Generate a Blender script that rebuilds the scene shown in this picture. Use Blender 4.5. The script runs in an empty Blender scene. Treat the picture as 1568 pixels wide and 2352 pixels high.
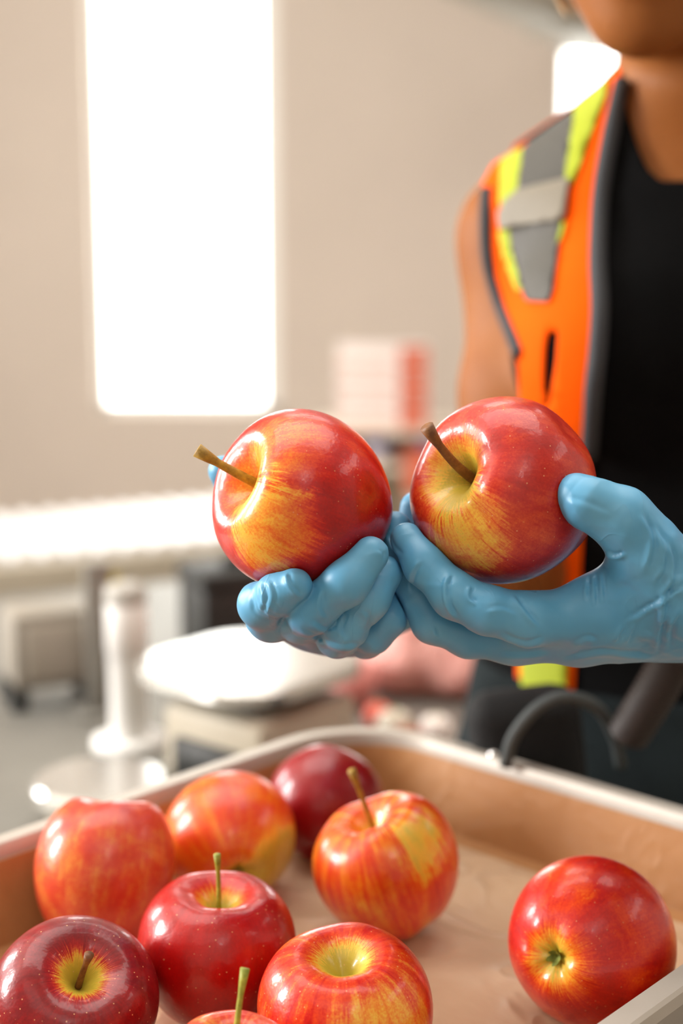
import bpy, bmesh, math, random
import numpy as np
from mathutils import Vector, Matrix

# ------------------------------------------------------------------ camera
SC = bpy.context.scene
COL = SC.collection
IW, IH, FPX = 1568.0, 2352.0, 3267.0
CAMZ = 1.30
PITCH = math.radians(10.0)
cp, sp = math.cos(PITCH), math.sin(PITCH)
RIGHT = np.array([1.0, 0, 0]); FWD = np.array([0, cp, -sp]); UP = np.array([0, sp, cp])
CAM = np.array([0, 0, CAMZ])
cd = bpy.data.cameras.new('camera'); cam = bpy.data.objects.new('camera', cd); COL.objects.link(cam)
cd.sensor_fit = 'HORIZONTAL'; cd.sensor_width = 24.0; cd.lens = 24.0 * FPX / IW
cam.location = (0, 0, CAMZ); cam.rotation_euler = (math.pi / 2 - PITCH, 0, 0)
cd.dof.use_dof = True; cd.dof.focus_distance = 0.622; cd.dof.aperture_fstop = 3.7
cd.dof.aperture_blades = 0; cd.clip_start = 0.02
SC.camera = cam

# ------------------------------------------------------------------ world, lights, exposure
SC.view_settings.view_transform = 'Standard'; SC.view_settings.look = 'None'
SC.view_settings.gamma = 1.0; SC.view_settings.use_curve_mapping = False
SC.view_settings.exposure = 0.08
w = bpy.data.worlds.new('overcast_sky'); SC.world = w; w.use_nodes = True
bg = w.node_tree.nodes['Background']
bg.inputs[0].default_value = (1.0, 0.985, 0.965, 1); bg.inputs[1].default_value = 7.0
SC.cycles.use_denoising = True
SC.cycles.max_bounces = 8; SC.cycles.diffuse_bounces = 4; SC.cycles.glossy_bounces = 4
SC.cycles.transparent_max_bounces = 12; SC.cycles.caustics_reflective = False; SC.cycles.caustics_refractive = False
SC.cycles.sample_clamp_indirect = 6.0

def area(name, loc, target, sx, sy, power, col=(1, 1, 1)):
    l = bpy.data.lights.new(name, 'AREA'); l.shape = 'RECTANGLE'; l.size = sx; l.size_y = sy
    l.energy = power; l.color = col
    o = bpy.data.objects.new(name, l); COL.objects.link(o); o.location = loc
    d = Vector(target) - Vector(loc); o.rotation_euler = d.to_track_quat('-Z', 'Y').to_euler()
    return o
# daylight through the tall windows of the side wall, and the ceiling light panels
area('daylight_side_window', (-3.38, 3.05, 2.05), (0, 3.05, 2.05), 0.9, 1.4, 80, (1, .98, .96))
area('daylight_side_window', (-3.38, 0.95, 2.05), (0, 0.95, 2.05), 0.9, 1.4, 150, (1, .98, .96))
area('ceiling_panel_light', (-0.2, 1.3, 3.26), (-0.2, 1.3, 0), 3.0, 1.7, 52, (1, .97, .93))
area('ceiling_panel_light', (-0.2, -1.4, 3.26), (-0.2, -1.4, 0), 3.0, 1.5, 10, (1, .97, .93))
area('ceiling_panel_light', (0.6, 3.4, 3.26), (0.6, 3.4, 0), 2.4, 0.9, 22, (1, .97, .93))
area('ceiling_panel_light', (3.2, 1.0, 3.26), (3.2, 1.0, 0), 0.9, 2.4, 18, (1, .97, .93))
area('ceiling_strip_light', (0.6, -2.0, 3.26), (0.6, -2.0, 0), 0.3, 1.2, 10, (1, .97, .94))

# ------------------------------------------------------------------ helpers: space
def W(px, row, d):
    "world point seen at a photo pixel, d metres along the lens axis"
    px = np.asarray(px, float); row = np.asarray(row, float); d = np.asarray(d, float)
    x = (px - IW / 2) / FPX * d; u = -(row - IH / 2) / FPX * d
    return CAM + x[..., None] * RIGHT + u[..., None] * UP + d[..., None] * FWD
def Wv(px, row, d): return Vector(W(px, row, d))
def ray(px, row):
    v = (px - IW / 2) / FPX * RIGHT - (row - IH / 2) / FPX * UP + FWD
    return v
def onz(px, row, z):
    v = ray(px, row); return CAM + v * ((z - CAMZ) / v[2])
def ony(px, row, y):
    v = ray(px, row); return CAM + v * (y / v[1])
def proj(P):
    Q = np.asarray(P) - CAM; d = Q @ FWD
    return IW / 2 + FPX * (Q @ RIGHT) / d, IH / 2 - FPX * (Q @ UP) / d

# ------------------------------------------------------------------ helpers: objects
def setp(o, label=None, cat=None, group=None, kind=None):
    if label: o['label'] = label
    if cat: o['category'] = cat
    if group: o['group'] = group
    if kind: o['kind'] = kind
    return o
def mesh_obj(name, verts, faces, mat=None, parent=None, smooth=True):
    me = bpy.data.meshes.new(name)
    me.from_pydata([tuple(map(float, v)) for v in verts], [], [tuple(map(int, f)) for f in faces])
    if smooth: me.polygons.foreach_set('use_smooth', [True] * len(me.polygons))
    me.update()
    o = bpy.data.objects.new(name, me); COL.objects.link(o)
    if mat: me.materials.append(mat)
    if parent is not None: attach(o, parent)
    return o
def attach(o, parent):
    "parent, keeping the world placement"
    bpy.context.view_layer.update()
    o.parent = parent; o.matrix_parent_inverse = world_of(parent).inverted()
def world_of(o):
    m = o.matrix_basis.copy()
    if o.parent: m = world_of(o.parent) @ o.matrix_parent_inverse @ m
    return m
def empty(name, loc, rz=0):
    o = bpy.data.objects.new(name, None); COL.objects.link(o); o.location = loc; o.rotation_euler = (0, 0, rz)
    o.empty_display_size = .05
    return o
def bm_obj(name, bm, mat=None, parent=None, smooth=False, bevel=0, seg=2, local=None):
    bmesh.ops.recalc_face_normals(bm, faces=bm.faces)
    if bevel:
        bmesh.ops.bevel(bm, geom=[e for e in bm.edges if len(e.link_faces) == 2 and e.calc_face_angle(0) > .5],
                        offset=bevel, segments=seg, affect='EDGES', profile=.5, clamp_overlap=True)
    me = bpy.data.meshes.new(name); bm.to_mesh(me); bm.free()
    if smooth or bevel:
        me.polygons.foreach_set('use_smooth', [True] * len(me.polygons))
    if smooth != 'all' and (smooth or bevel):
        try: me.set_sharp_from_angle(angle=math.radians(40))
        except Exception: pass
    o = bpy.data.objects.new(name, me); COL.objects.link(o)
    if mat: me.materials.append(mat)
    if parent is not None:
        o.parent = parent
    return o
def add_box(bm, c, s, rot=None):
    m = Matrix.Translation(c)
    if rot is not None: m = m @ (rot if isinstance(rot, Matrix) else Matrix.Rotation(rot, 4, 'Z'))
    m = m @ Matrix.Diagonal((s[0], s[1], s[2], 1))
    return bmesh.ops.create_cube(bm, size=1.0, matrix=m)['verts']
def box(name, c, s, mat, parent=None, rot=None, bevel=0.0):
    bm = bmesh.new(); add_box(bm, c, s, rot); return bm_obj(name, bm, mat, parent, bevel=bevel)
def add_cyl(bm, a, b, r1, r2=None, n=20, caps=True):
    a = Vector(a); b = Vector(b); d = b - a
    q = d.to_track_quat('Z', 'Y').to_matrix().to_4x4()
    bmesh.ops.create_cone(bm, cap_ends=caps, segments=n, radius1=r1, radius2=r1 if r2 is None else r2, depth=d.length,
                          matrix=Matrix.Translation((a + b) / 2) @ q)
def cyl(name, a, b, r1, mat, parent=None, r2=None, n=20, bevel=0):
    bm = bmesh.new(); add_cyl(bm, a, b, r1, r2, n); return bm_obj(name, bm, mat, parent, smooth=True, bevel=bevel)
def lathe(name, prof, mat, parent=None, n=28, loc=(0, 0, 0)):
    vs, fs = [], []
    for r, z in prof:
        for k in range(n):
            a = 2 * math.pi * k / n; vs.append((loc[0] + r * math.cos(a), loc[1] + r * math.sin(a), loc[2] + z))
    for i in range(len(prof) - 1):
        for k in range(n):
            k2 = (k + 1) % n; fs.append((i * n + k, i * n + k2, (i + 1) * n + k2, (i + 1) * n + k))
    o = mesh_obj(name, vs, fs, mat)
    if parent is not None: o.parent = parent
    return o
def tube_geo(pts, radii, n=12, cap=True):
    pts = [np.asarray(p, float) for p in pts]; vs, fs = [], []
    m = len(pts); T = []
    for i in range(m):
        t = pts[min(i + 1, m - 1)] - pts[max(i - 1, 0)]; T.append(t / (np.linalg.norm(t) + 1e-12))
    ref = np.array([0, 0, 1.0]) if abs(T[0][2]) < .9 else np.array([1.0, 0, 0])
    U = np.cross(T[0], ref); U /= np.linalg.norm(U)
    for i in range(m):
        U = U - T[i] * (U @ T[i]); U /= np.linalg.norm(U); V = np.cross(T[i], U)
        for k in range(n):
            a = 2 * math.pi * k / n; vs.append(pts[i] + radii[i] * (math.cos(a) * U + math.sin(a) * V))
    for i in range(m - 1):
        for k in range(n):
            k2 = (k + 1) % n; fs.append((i * n + k, i * n + k2, (i + 1) * n + k2, (i + 1) * n + k))
    if cap:
        fs.append(tuple(range(n - 1, -1, -1))); fs.append(tuple((m - 1) * n + k for k in range(n)))
    return vs, fs
def spline(P, n):
    "Catmull-Rom through control points"
    P = [np.asarray(p, float) for p in P]; P = [2 * P[0] - P[1]] + P + [2 * P[-1] - P[-2]]
    out = []
    segs = len(P) - 3
    for i in range(n):
        t = i / (n - 1) * segs; k = min(int(t), segs - 1); t -= k
        a, b, c, d = P[k:k + 4]
        out.append(.5 * (2 * b + (c - a) * t + (2 * a - 5 * b + 4 * c - d) * t * t + (3 * b - a - 3 * c + d) * t ** 3))
    return out
def tube(name, pts, radii, mat, parent=None, n=12):
    v, f = tube_geo(pts, radii if hasattr(radii, '__len__') else [radii] * len(pts), n)
    return mesh_obj(name, v, f, mat, parent)

# ------------------------------------------------------------------ materials
def lin(h):
    h = h.lstrip('#'); c = [int(h[i:i + 2], 16) / 255 for i in (0, 2, 4)]
    return tuple((x / 12.92 if x <= .04045 else ((x + .055) / 1.055) ** 2.4) for x in c) + (1,)
class NT:
    def __init__(s, name):
        s.m = bpy.data.materials.new(name); s.m.use_nodes = True; s.t = s.m.node_tree
        s.b = s.t.nodes['Principled BSDF']; s.out = s.t.nodes['Material Output']
    def n(s, typ, ins=None, **kw):
        nd = s.t.nodes.new(typ)
        for k, v in kw.items(): setattr(nd, k, v)
        for k, v in (ins or {}).items(): s.put(nd.inputs[k], v)
        return nd
    def put(s, sock, v):
        if isinstance(v, bpy.types.NodeSocket): s.t.links.new(v, sock)
        elif isinstance(v, bpy.types.Node): s.t.links.new(v.outputs[0], sock)
        else: sock.default_value = v
    def math(s, op, a, b=0.0, c=None, clamp=False):
        nd = s.n('ShaderNodeMath', {0: a, 1: b}, operation=op, use_clamp=clamp)
        if c is not None: s.put(nd.inputs[2], c)
        return nd.outputs[0]
    def remap(s, v, a, b, c=0.0, d=1.0, smooth=True):
        return s.n('ShaderNodeMapRange', {0: v, 1: a, 2: b, 3: c, 4: d}, interpolation_type='SMOOTHSTEP' if smooth else 'LINEAR').outputs[0]
    def vmath(s, op, a, b=None):
        nd = s.n('ShaderNodeVectorMath', {0: a}, operation=op)
        if b is not None: s.put(nd.inputs[1], b)
        return nd
    def noise(s, vec, scale, detail=3, rough=.5, dist=0.0):
        return s.n('ShaderNodeTexNoise', {'Vector': vec, 'Scale': scale, 'Detail': detail, 'Roughness': rough, 'Distortion': dist}).outputs[0]
    def ramp(s, v, stops, mode='LINEAR'):
        nd = s.n('ShaderNodeValToRGB', {0: v}); cr = nd.color_ramp; cr.interpolation = mode
        while len(cr.elements) < len(stops): cr.elements.new(.5)
        for e, (p, c) in zip(cr.elements, stops): e.position = p; e.color = lin(c) if isinstance(c, str) else c
        return nd.outputs[0]
    def mix(s, f, a, b):
        nd = s.n('ShaderNodeMix', data_type='RGBA')
        s.put(nd.inputs[0], f); s.put(nd.inputs[6], a); s.put(nd.inputs[7], b)
        return nd.outputs[2]
    def bump(s, h, strength=.3, dist=.001):
        s.put(s.b.inputs['Normal'], s.n('ShaderNodeBump', {'Height': h, 'Strength': strength, 'Distance': dist}).outputs[0])
def pmat(name, col, rough=.5, metal=0.0, var=.0, vscale=8.0, bump=0.0, bscale=60.0, bdist=.001, **kw):
    t = NT(name); c = lin(col) if isinstance(col, str) else col
    oc = t.n('ShaderNodeTexCoord').outputs['Object']
    if var:
        f = t.noise(oc, vscale, 4, .6)
        lo = tuple(x * (1 - var) for x in c[:3]) + (1,); hi = tuple(min(1, x * (1 + var)) for x in c[:3]) + (1,)
        t.put(t.b.inputs['Base Color'], t.ramp(f, [(.3, lo), (.7, hi)]))
    else: t.b.inputs['Base Color'].default_value = c
    t.b.inputs['Roughness'].default_value = rough; t.b.inputs['Metallic'].default_value = metal
    if bump: t.bump(t.noise(oc, bscale, 4, .6), bump, bdist)
    for k, v in kw.items(): t.b.inputs[k.replace('_', ' ')].default_value = v
    return t.m

# ------------------------------------------------------------------ implicit surfaces
def hash3(i, j, k):
    n = (i * 374761393 + j * 668265263 + k * 2147483647 + 1013904223) & 0xffffffff
    n = ((n ^ (n >> 13)) * 1274126177) & 0xffffffff
    return ((n ^ (n >> 16)) & 0xffff) / 65535.0
def vnoise(P, f):
    Q = np.asarray(P, float) * f; I = np.floor(Q).astype(np.int64); t = Q - I; t = t * t * (3 - 2 * t); r = 0
    for a in (0, 1):
        for b in (0, 1):
            for c in (0, 1):
                wgt = (t[:, 0] if a else 1 - t[:, 0]) * (t[:, 1] if b else 1 - t[:, 1]) * (t[:, 2] if c else 1 - t[:, 2])
                r = r + wgt * hash3(I[:, 0] + a, I[:, 1] + b, I[:, 2] + c)
    return r * 2 - 1
def capsule(P, a, b, ra, rb):
    a = np.asarray(a); b = np.asarray(b); ba = b - a; pa = P - a
    h = np.clip(pa @ ba / (ba @ ba + 1e-12), 0, 1)
    return np.sqrt(((pa - h[:, None] * ba) ** 2).sum(1)) - (ra + (rb - ra) * h)
def ell(P, c, r, R=None):
    q = P - np.asarray(c)
    if R is not None: q = q @ R
    r = np.asarray(r); k = np.sqrt(((q / r) ** 2).sum(1)); g = np.sqrt(((q / (r * r)) ** 2).sum(1)) + 1e-9
    return k * (k - 1) / g
def smin(a, b, k):
    h = np.maximum(k - np.abs(a - b), 0) / k
    return np.minimum(a, b) - h * h * k * .25
def smax(a, b, k): return -smin(-a, -b, k)
def chain(P, pts, rad, k=.006):
    d = None
    for i in range(len(pts) - 1):
        c = capsule(P, pts[i], pts[i + 1], rad[i], rad[i + 1])
        d = c if d is None else smin(d, c, k)
    return d
def nets(fn, lo, hi, h, B=8, margin=1.5):
    "naive surface nets, evaluated only in blocks near the surface"
    lo = np.asarray(lo, float); n = np.ceil((np.asarray(hi) - lo) / h / B).astype(int)
    N = n * B + 1
    c = np.stack(np.meshgrid(*[np.arange(m) for m in n], indexing='ij'), -1).reshape(-1, 3)
    dc = fn(lo + (c * B + B / 2) * h)
    V = np.repeat(np.repeat(np.repeat(dc.reshape(n), B, 0), B, 1), B, 2)
    V = np.pad(V, ((0, 1),) * 3, mode='edge').astype(np.float32)
    act = c[np.abs(dc) < margin * B * h * .87 + h]
    off = np.stack(np.meshgrid(*[np.arange(B + 1)] * 3, indexing='ij'), -1).reshape(-1, 3)
    for s in range(0, len(act), 400):
        idx = (act[s:s + 400, None, :] * B + off[None]).reshape(-1, 3)
        V[idx[:, 0], idx[:, 1], idx[:, 2]] = fn(lo + idx * h)
    S = V < 0
    cells = np.zeros(tuple(N - 1), bool); allin = np.ones(tuple(N - 1), bool)
    corners = [(a, b, d) for a in (0, 1) for b in (0, 1) for d in (0, 1)]
    sl = lambda a, m: slice(a, m - 1 + a)
    for a, b, d in corners:
        q = S[sl(a, N[0]), sl(b, N[1]), sl(d, N[2])]; cells |= q; allin &= q
    cells &= ~allin
    ci = np.argwhere(cells); vid = -np.ones(tuple(N - 1), np.int64); vid[tuple(ci.T)] = np.arange(len(ci))
    acc = np.zeros((len(ci), 3)); cnt = np.zeros(len(ci))
    for i, p in enumerate(corners):
        for ax in range(3):
            if p[ax] == 0:
                q = list(p); q[ax] = 1
                va = V[ci[:, 0] + p[0], ci[:, 1] + p[1], ci[:, 2] + p[2]]; vb = V[ci[:, 0] + q[0], ci[:, 1] + q[1], ci[:, 2] + q[2]]
                m = (va < 0) != (vb < 0); t = np.where(m, va / np.where(m, va - vb, 1), 0)
                pt = np.tile(np.array(p, float), (len(ci), 1)); pt[:, ax] += t
                acc[m] += pt[m]; cnt[m] += 1
    verts = lo + (ci + acc / cnt[:, None]) * h
    quads = []
    for ax in range(3):
        o1, o2 = [(1, 2), (2, 0), (0, 1)][ax]
        s1 = [slice(None)] * 3; s2 = [slice(None)] * 3; s1[ax] = slice(0, -1); s2[ax] = slice(1, None)
        A = S[tuple(s1)]; Bq = S[tuple(s2)]
        e = np.argwhere(A != Bq); e = e[(e[:, o1] > 0) & (e[:, o2] > 0) & (e[:, o1] < N[o1] - 1) & (e[:, o2] < N[o2] - 1)]
        def at(d1, d2):
            g = e.copy(); g[:, o1] += d1; g[:, o2] += d2; return vid[g[:, 0], g[:, 1], g[:, 2]]
        q = np.stack([at(-1, -1), at(0, -1), at(0, 0), at(-1, 0)], 1)
        ins = A[tuple(e.T)]
        q[~ins] = q[~ins][:, ::-1]
        quads.append(q)
    return verts, np.concatenate(quads)
def grad(fn, P, e=4e-4):
    g = np.stack([fn(P + d) - fn(P - d) for d in np.eye(3) * e], 1)
    return g / (np.linalg.norm(g, axis=1)[:, None] + 1e-12)
def project(fn, P, it=2):
    for _ in range(it):
        P = P - grad(fn, P) * np.clip(fn(P), -.004, .004)[:, None]
    return P
def subdivide(v, q):
    "split quads in four"
    E = np.sort(np.concatenate([q[:, [0, 1]], q[:, [1, 2]], q[:, [2, 3]], q[:, [3, 0]]]), 1)
    key, inv = np.unique(E[:, 0] * len(v) + E[:, 1], return_inverse=True)
    mid = (v[key // len(v)] + v[key % len(v)]) / 2; n = len(q)
    e = [inv[i * n:(i + 1) * n] + len(v) for i in range(4)]
    c = np.arange(n) + len(v) + len(mid)
    V = np.concatenate([v, mid, v[q].mean(1)])
    Q = np.concatenate([np.stack([q[:, 0], e[0], c, e[3]], 1), np.stack([e[0], q[:, 1], e[1], c], 1),
                        np.stack([c, e[1], q[:, 2], e[2]], 1), np.stack([e[3], c, e[2], q[:, 3]], 1)])
    return V, Q
def clip_tris(V, F, val):
    "keep the part of a triangle mesh where val > 0, cut exactly"
    V = list(map(tuple, V)); val = list(map(float, val)); out = []; cut = {}
    def cutv(i, j):
        k = (min(i, j), max(i, j))
        if k not in cut:
            t = val[i] / (val[i] - val[j]); a, b = V[i], V[j]
            V.append(tuple(a[m] + (b[m] - a[m]) * t for m in range(3))); val.append(0); cut[k] = len(V) - 1
        return cut[k]
    for f in F:
        s = [val[i] > 0 for i in f]; n = sum(s)
        if n == 3: out.append(tuple(f))
        elif n:
            poly = []
            for k in range(3):
                i, j = f[k], f[(k + 1) % 3]
                if s[k]: poly.append(i)
                if s[k] != s[(k + 1) % 3]: poly.append(cutv(i, j))
            for k in range(1, len(poly) - 1): out.append((poly[0], poly[k], poly[k + 1]))
    used = sorted({i for f in out for i in f}); mp = {u: k for k, u in enumerate(used)}
    return [V[u] for u in used], [tuple(mp[i] for i in f) for f in out]
def largest(V, F):
    par = list(range(len(V)))
    def find(a):
        while par[a] != a: par[a] = par[par[a]]; a = par[a]
        return a
    for f in F:
        r = find(f[0]); par[find(f[1])] = r; par[find(f[2])] = r
    from collections import Counter
    top = Counter(find(f[0]) for f in F).most_common(1)[0][0]; F = [f for f in F if find(f[0]) == top]
    used = sorted({i for f in F for i in f}); mp = {u: k for k, u in enumerate(used)}
    return [V[u] for u in used], [tuple(mp[i] for i in f) for f in F]
def poly_sd(px, row, poly):
    "signed distance to a closed outline, positive inside"
    P = np.stack([px, row], 1); poly = np.asarray(poly, float); d = np.full(len(P), 1e9); ins = np.zeros(len(P), bool)
    for i in range(len(poly)):
        a, b = poly[i], poly[(i + 1) % len(poly)]; ab = b - a; ap = P - a
        h = np.clip(ap @ ab / (ab @ ab + 1e-9), 0, 1); d = np.minimum(d, np.linalg.norm(ap - h[:, None] * ab, axis=1))
        c = (a[1] > P[:, 1]) != (b[1] > P[:, 1])
        xi = a[0] + (P[:, 1] - a[1]) / (b[1] - a[1] + 1e-12) * ab[0]
        ins ^= c & (P[:, 0] < xi)
    return np.where(ins, d, -d)

# ================================================================== SETTING
M_wall = pmat('painted_wall', '#cfc2b6', .8, var=.03, vscale=1.5, bump=.1, bscale=40)
M_ceil = pmat('ceiling_panel_paint', '#cfc8ba', .8, var=.03, vscale=1)
M_floor = pmat('concrete_floor', '#a29b90', .55, var=.12, vscale=3, bump=.15, bscale=30)
M_frame = pmat('white_window_frame', '#e9e7e2', .4)
YB, X0, X1, Y0, ZC = 6.45, -3.4, 4.4, -2.9, 3.3
def holed_wall(name, u0, u1, z0, z1, holes, place, thick, mat):
    "wall slab with real rectangular openings"
    us = sorted({u0, u1, *[h[0] for h in holes], *[h[1] for h in holes]}); zs = sorted({z0, z1, *[h[2] for h in holes], *[h[3] for h in holes]})
    bm = bmesh.new(); vv = {}
    def V(u, z, t):
        k = (round(u, 5), round(z, 5), t)
        if k not in vv: vv[k] = bm.verts.new(place(u, z, t * thick))
        return vv[k]
    solid = lambda u, z: u0 < u < u1 and z0 < z < z1 and not any(h[0] < u < h[1] and h[2] < z < h[3] for h in holes)
    for i in range(len(us) - 1):
        for j in range(len(zs) - 1):
            if not solid((us[i] + us[i + 1]) / 2, (zs[j] + zs[j + 1]) / 2): continue
            a, b, c, d = us[i], us[i + 1], zs[j], zs[j + 1]; um, zm = (a + b) / 2, (c + d) / 2; e = 1e-4
            for t in (0, 1): bm.faces.new([V(a, c, t), V(b, c, t), V(b, d, t), V(a, d, t)])
            for (p, q), s in ((((a, c), (a, d)), solid(a - e, zm)), (((b, c), (b, d)), solid(b + e, zm)),
                              (((a, c), (b, c)), solid(um, c - e)), (((a, d), (b, d)), solid(um, d + e))):
                if not s: bm.faces.new([V(*p, 0), V(*q, 0), V(*q, 1), V(*p, 1)])
    return setp(bm_obj(name, bm, mat), kind='structure')
wl = ony(212, 560, YB)[0]; wr = ony(640, 560, YB)[0]; wb = ony(440, 948, YB)[2]
w2l = ony(1285, 200, YB)[0]
WIN = [(wl, wr, wb, 2.95), (w2l, w2l + (wr - wl), wb, ony(1320, 96, YB)[2])]
holed_wall('wall_back', X0, X1, 0, ZC, WIN, lambda u, z, t: (u, YB + t, z), .16, M_wall)
SIDE = [(2.6, 3.5, 1.35, 2.75), (0.5, 1.4, 1.35, 2.75)]
holed_wall('wall_left', Y0, YB, 0, ZC, SIDE, lambda u, z, t: (X0 - t, u, z), .16, M_wall)
holed_wall('wall_right', Y0, YB, 0, ZC, [], lambda u, z, t: (X1 + t, u, z), .16, M_wall)
holed_wall('wall_front', X0, X1, 0, ZC, [], lambda u, z, t: (u, Y0 - t, z), .16, M_wall)
setp(box('floor', ((X0 + X1) / 2, (Y0 + YB) / 2, -.05), (X1 - X0 + .32, YB - Y0 + .32, .1), M_floor), kind='structure')
setp(box('ceiling', ((X0 + X1) / 2, (Y0 + YB) / 2, ZC + .05), (X1 - X0 + .32, YB - Y0 + .32, .1), M_ceil), kind='structure')
M_glass = NT('window_glass')
M_glass.t.nodes.remove(M_glass.b)
_tr = M_glass.n('ShaderNodeBsdfTransparent', {0: (.97, .98, .97, 1)}); _gl = M_glass.n('ShaderNodeBsdfGlossy', {0: (1, 1, 1, 1), 1: .02})
_mx = M_glass.n('ShaderNodeMixShader', {0: .05, 1: _tr, 2: _gl}); M_glass.put(M_glass.out.inputs[0], _mx.outputs[0]); M_glass = M_glass.m
M_sill = pmat('sill_paint', '#dcd4c8', .5)
for k, (a, b, c, d) in enumerate(WIN):
    r = empty('window_%d' % (k + 1), ((a + b) / 2, YB + .11, c)); setp(r, kind='structure')
    bm = bmesh.new(); hw = (b - a) / 2; H = d - c; f = .03; fj = .075
    for cx, cz, sx, sz in ((-hw + f / 2, H / 2, f, H), (hw - fj / 2, H / 2, fj, H), (0, f / 2, 2 * hw, f), (0, H - f / 2, 2 * hw, f)):
        add_box(bm, (cx, 0, cz), (sx, .05, sz))
    bm_obj('window_frame', bm, M_frame, r)
    box('pane', ((f - fj) / 2, 0, H / 2), (2 * hw - f - fj, .006, H - 2 * f), M_glass, r)
for k, (a, b, c, d) in enumerate(SIDE):
    r = empty('window_%d' % (k + 3), (X0 - .11, (a + b) / 2, c)); setp(r, kind='structure')
    bm = bmesh.new(); hw = (b - a) / 2; H = d - c; f = .04
    for cx, cz, sx, sz in ((-hw + f / 2, H / 2, f, H), (hw - f / 2, H / 2, f, H), (0, f / 2, 2 * hw, f), (0, H - f / 2, 2 * hw, f), (0, H / 2, .03, H)):
        add_box(bm, (0, cx, cz), (.05, sx, sz))
    bm_obj('window_frame', bm, M_frame, r)
# overhead duct crossing the room towards the far wall
M_duct = pmat('olive_grey_duct', '#a9a496', .6, var=.05, vscale=2)
hd = (CAMZ + .87)
pA = np.array(onz(1395, 128, hd)); pB = np.array(onz(1090, -8, hd)); dv = pB - pA; dv /= np.linalg.norm(dv)
pA = pA - dv * ((pA[1] - (YB - .005)) / dv[1]) if pA[1] > YB - .3 else pA
pA = pA + dv * ((YB - .12 - pA[1]) / dv[1]); pE = pA + dv * 5.2
duct = empty('overhead_duct', (*((pA + pE) / 2)[:2], hd), math.atan2(dv[1], dv[0]))
setp(duct, 'olive grey square duct running under the ceiling to the back wall', 'duct')
box('duct_run', (0, 0, .07), (5.2, .16, .14), M_duct, duct, bevel=.006)
for s in (-1.9, -.2, 1.5):
    box('flange', (s, 0, .07), (.03, .19, .17), M_duct, duct, bevel=.003)
for s in (-1.0, 1.2):
    bm = bmesh.new(); add_cyl(bm, (s, .09, .1), (s, .09, ZC - hd), .006); add_cyl(bm, (s, -.09, .1), (s, -.09, ZC - hd), .006)
    bm_obj('hanger_rod', bm, M_duct, duct)

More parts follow.
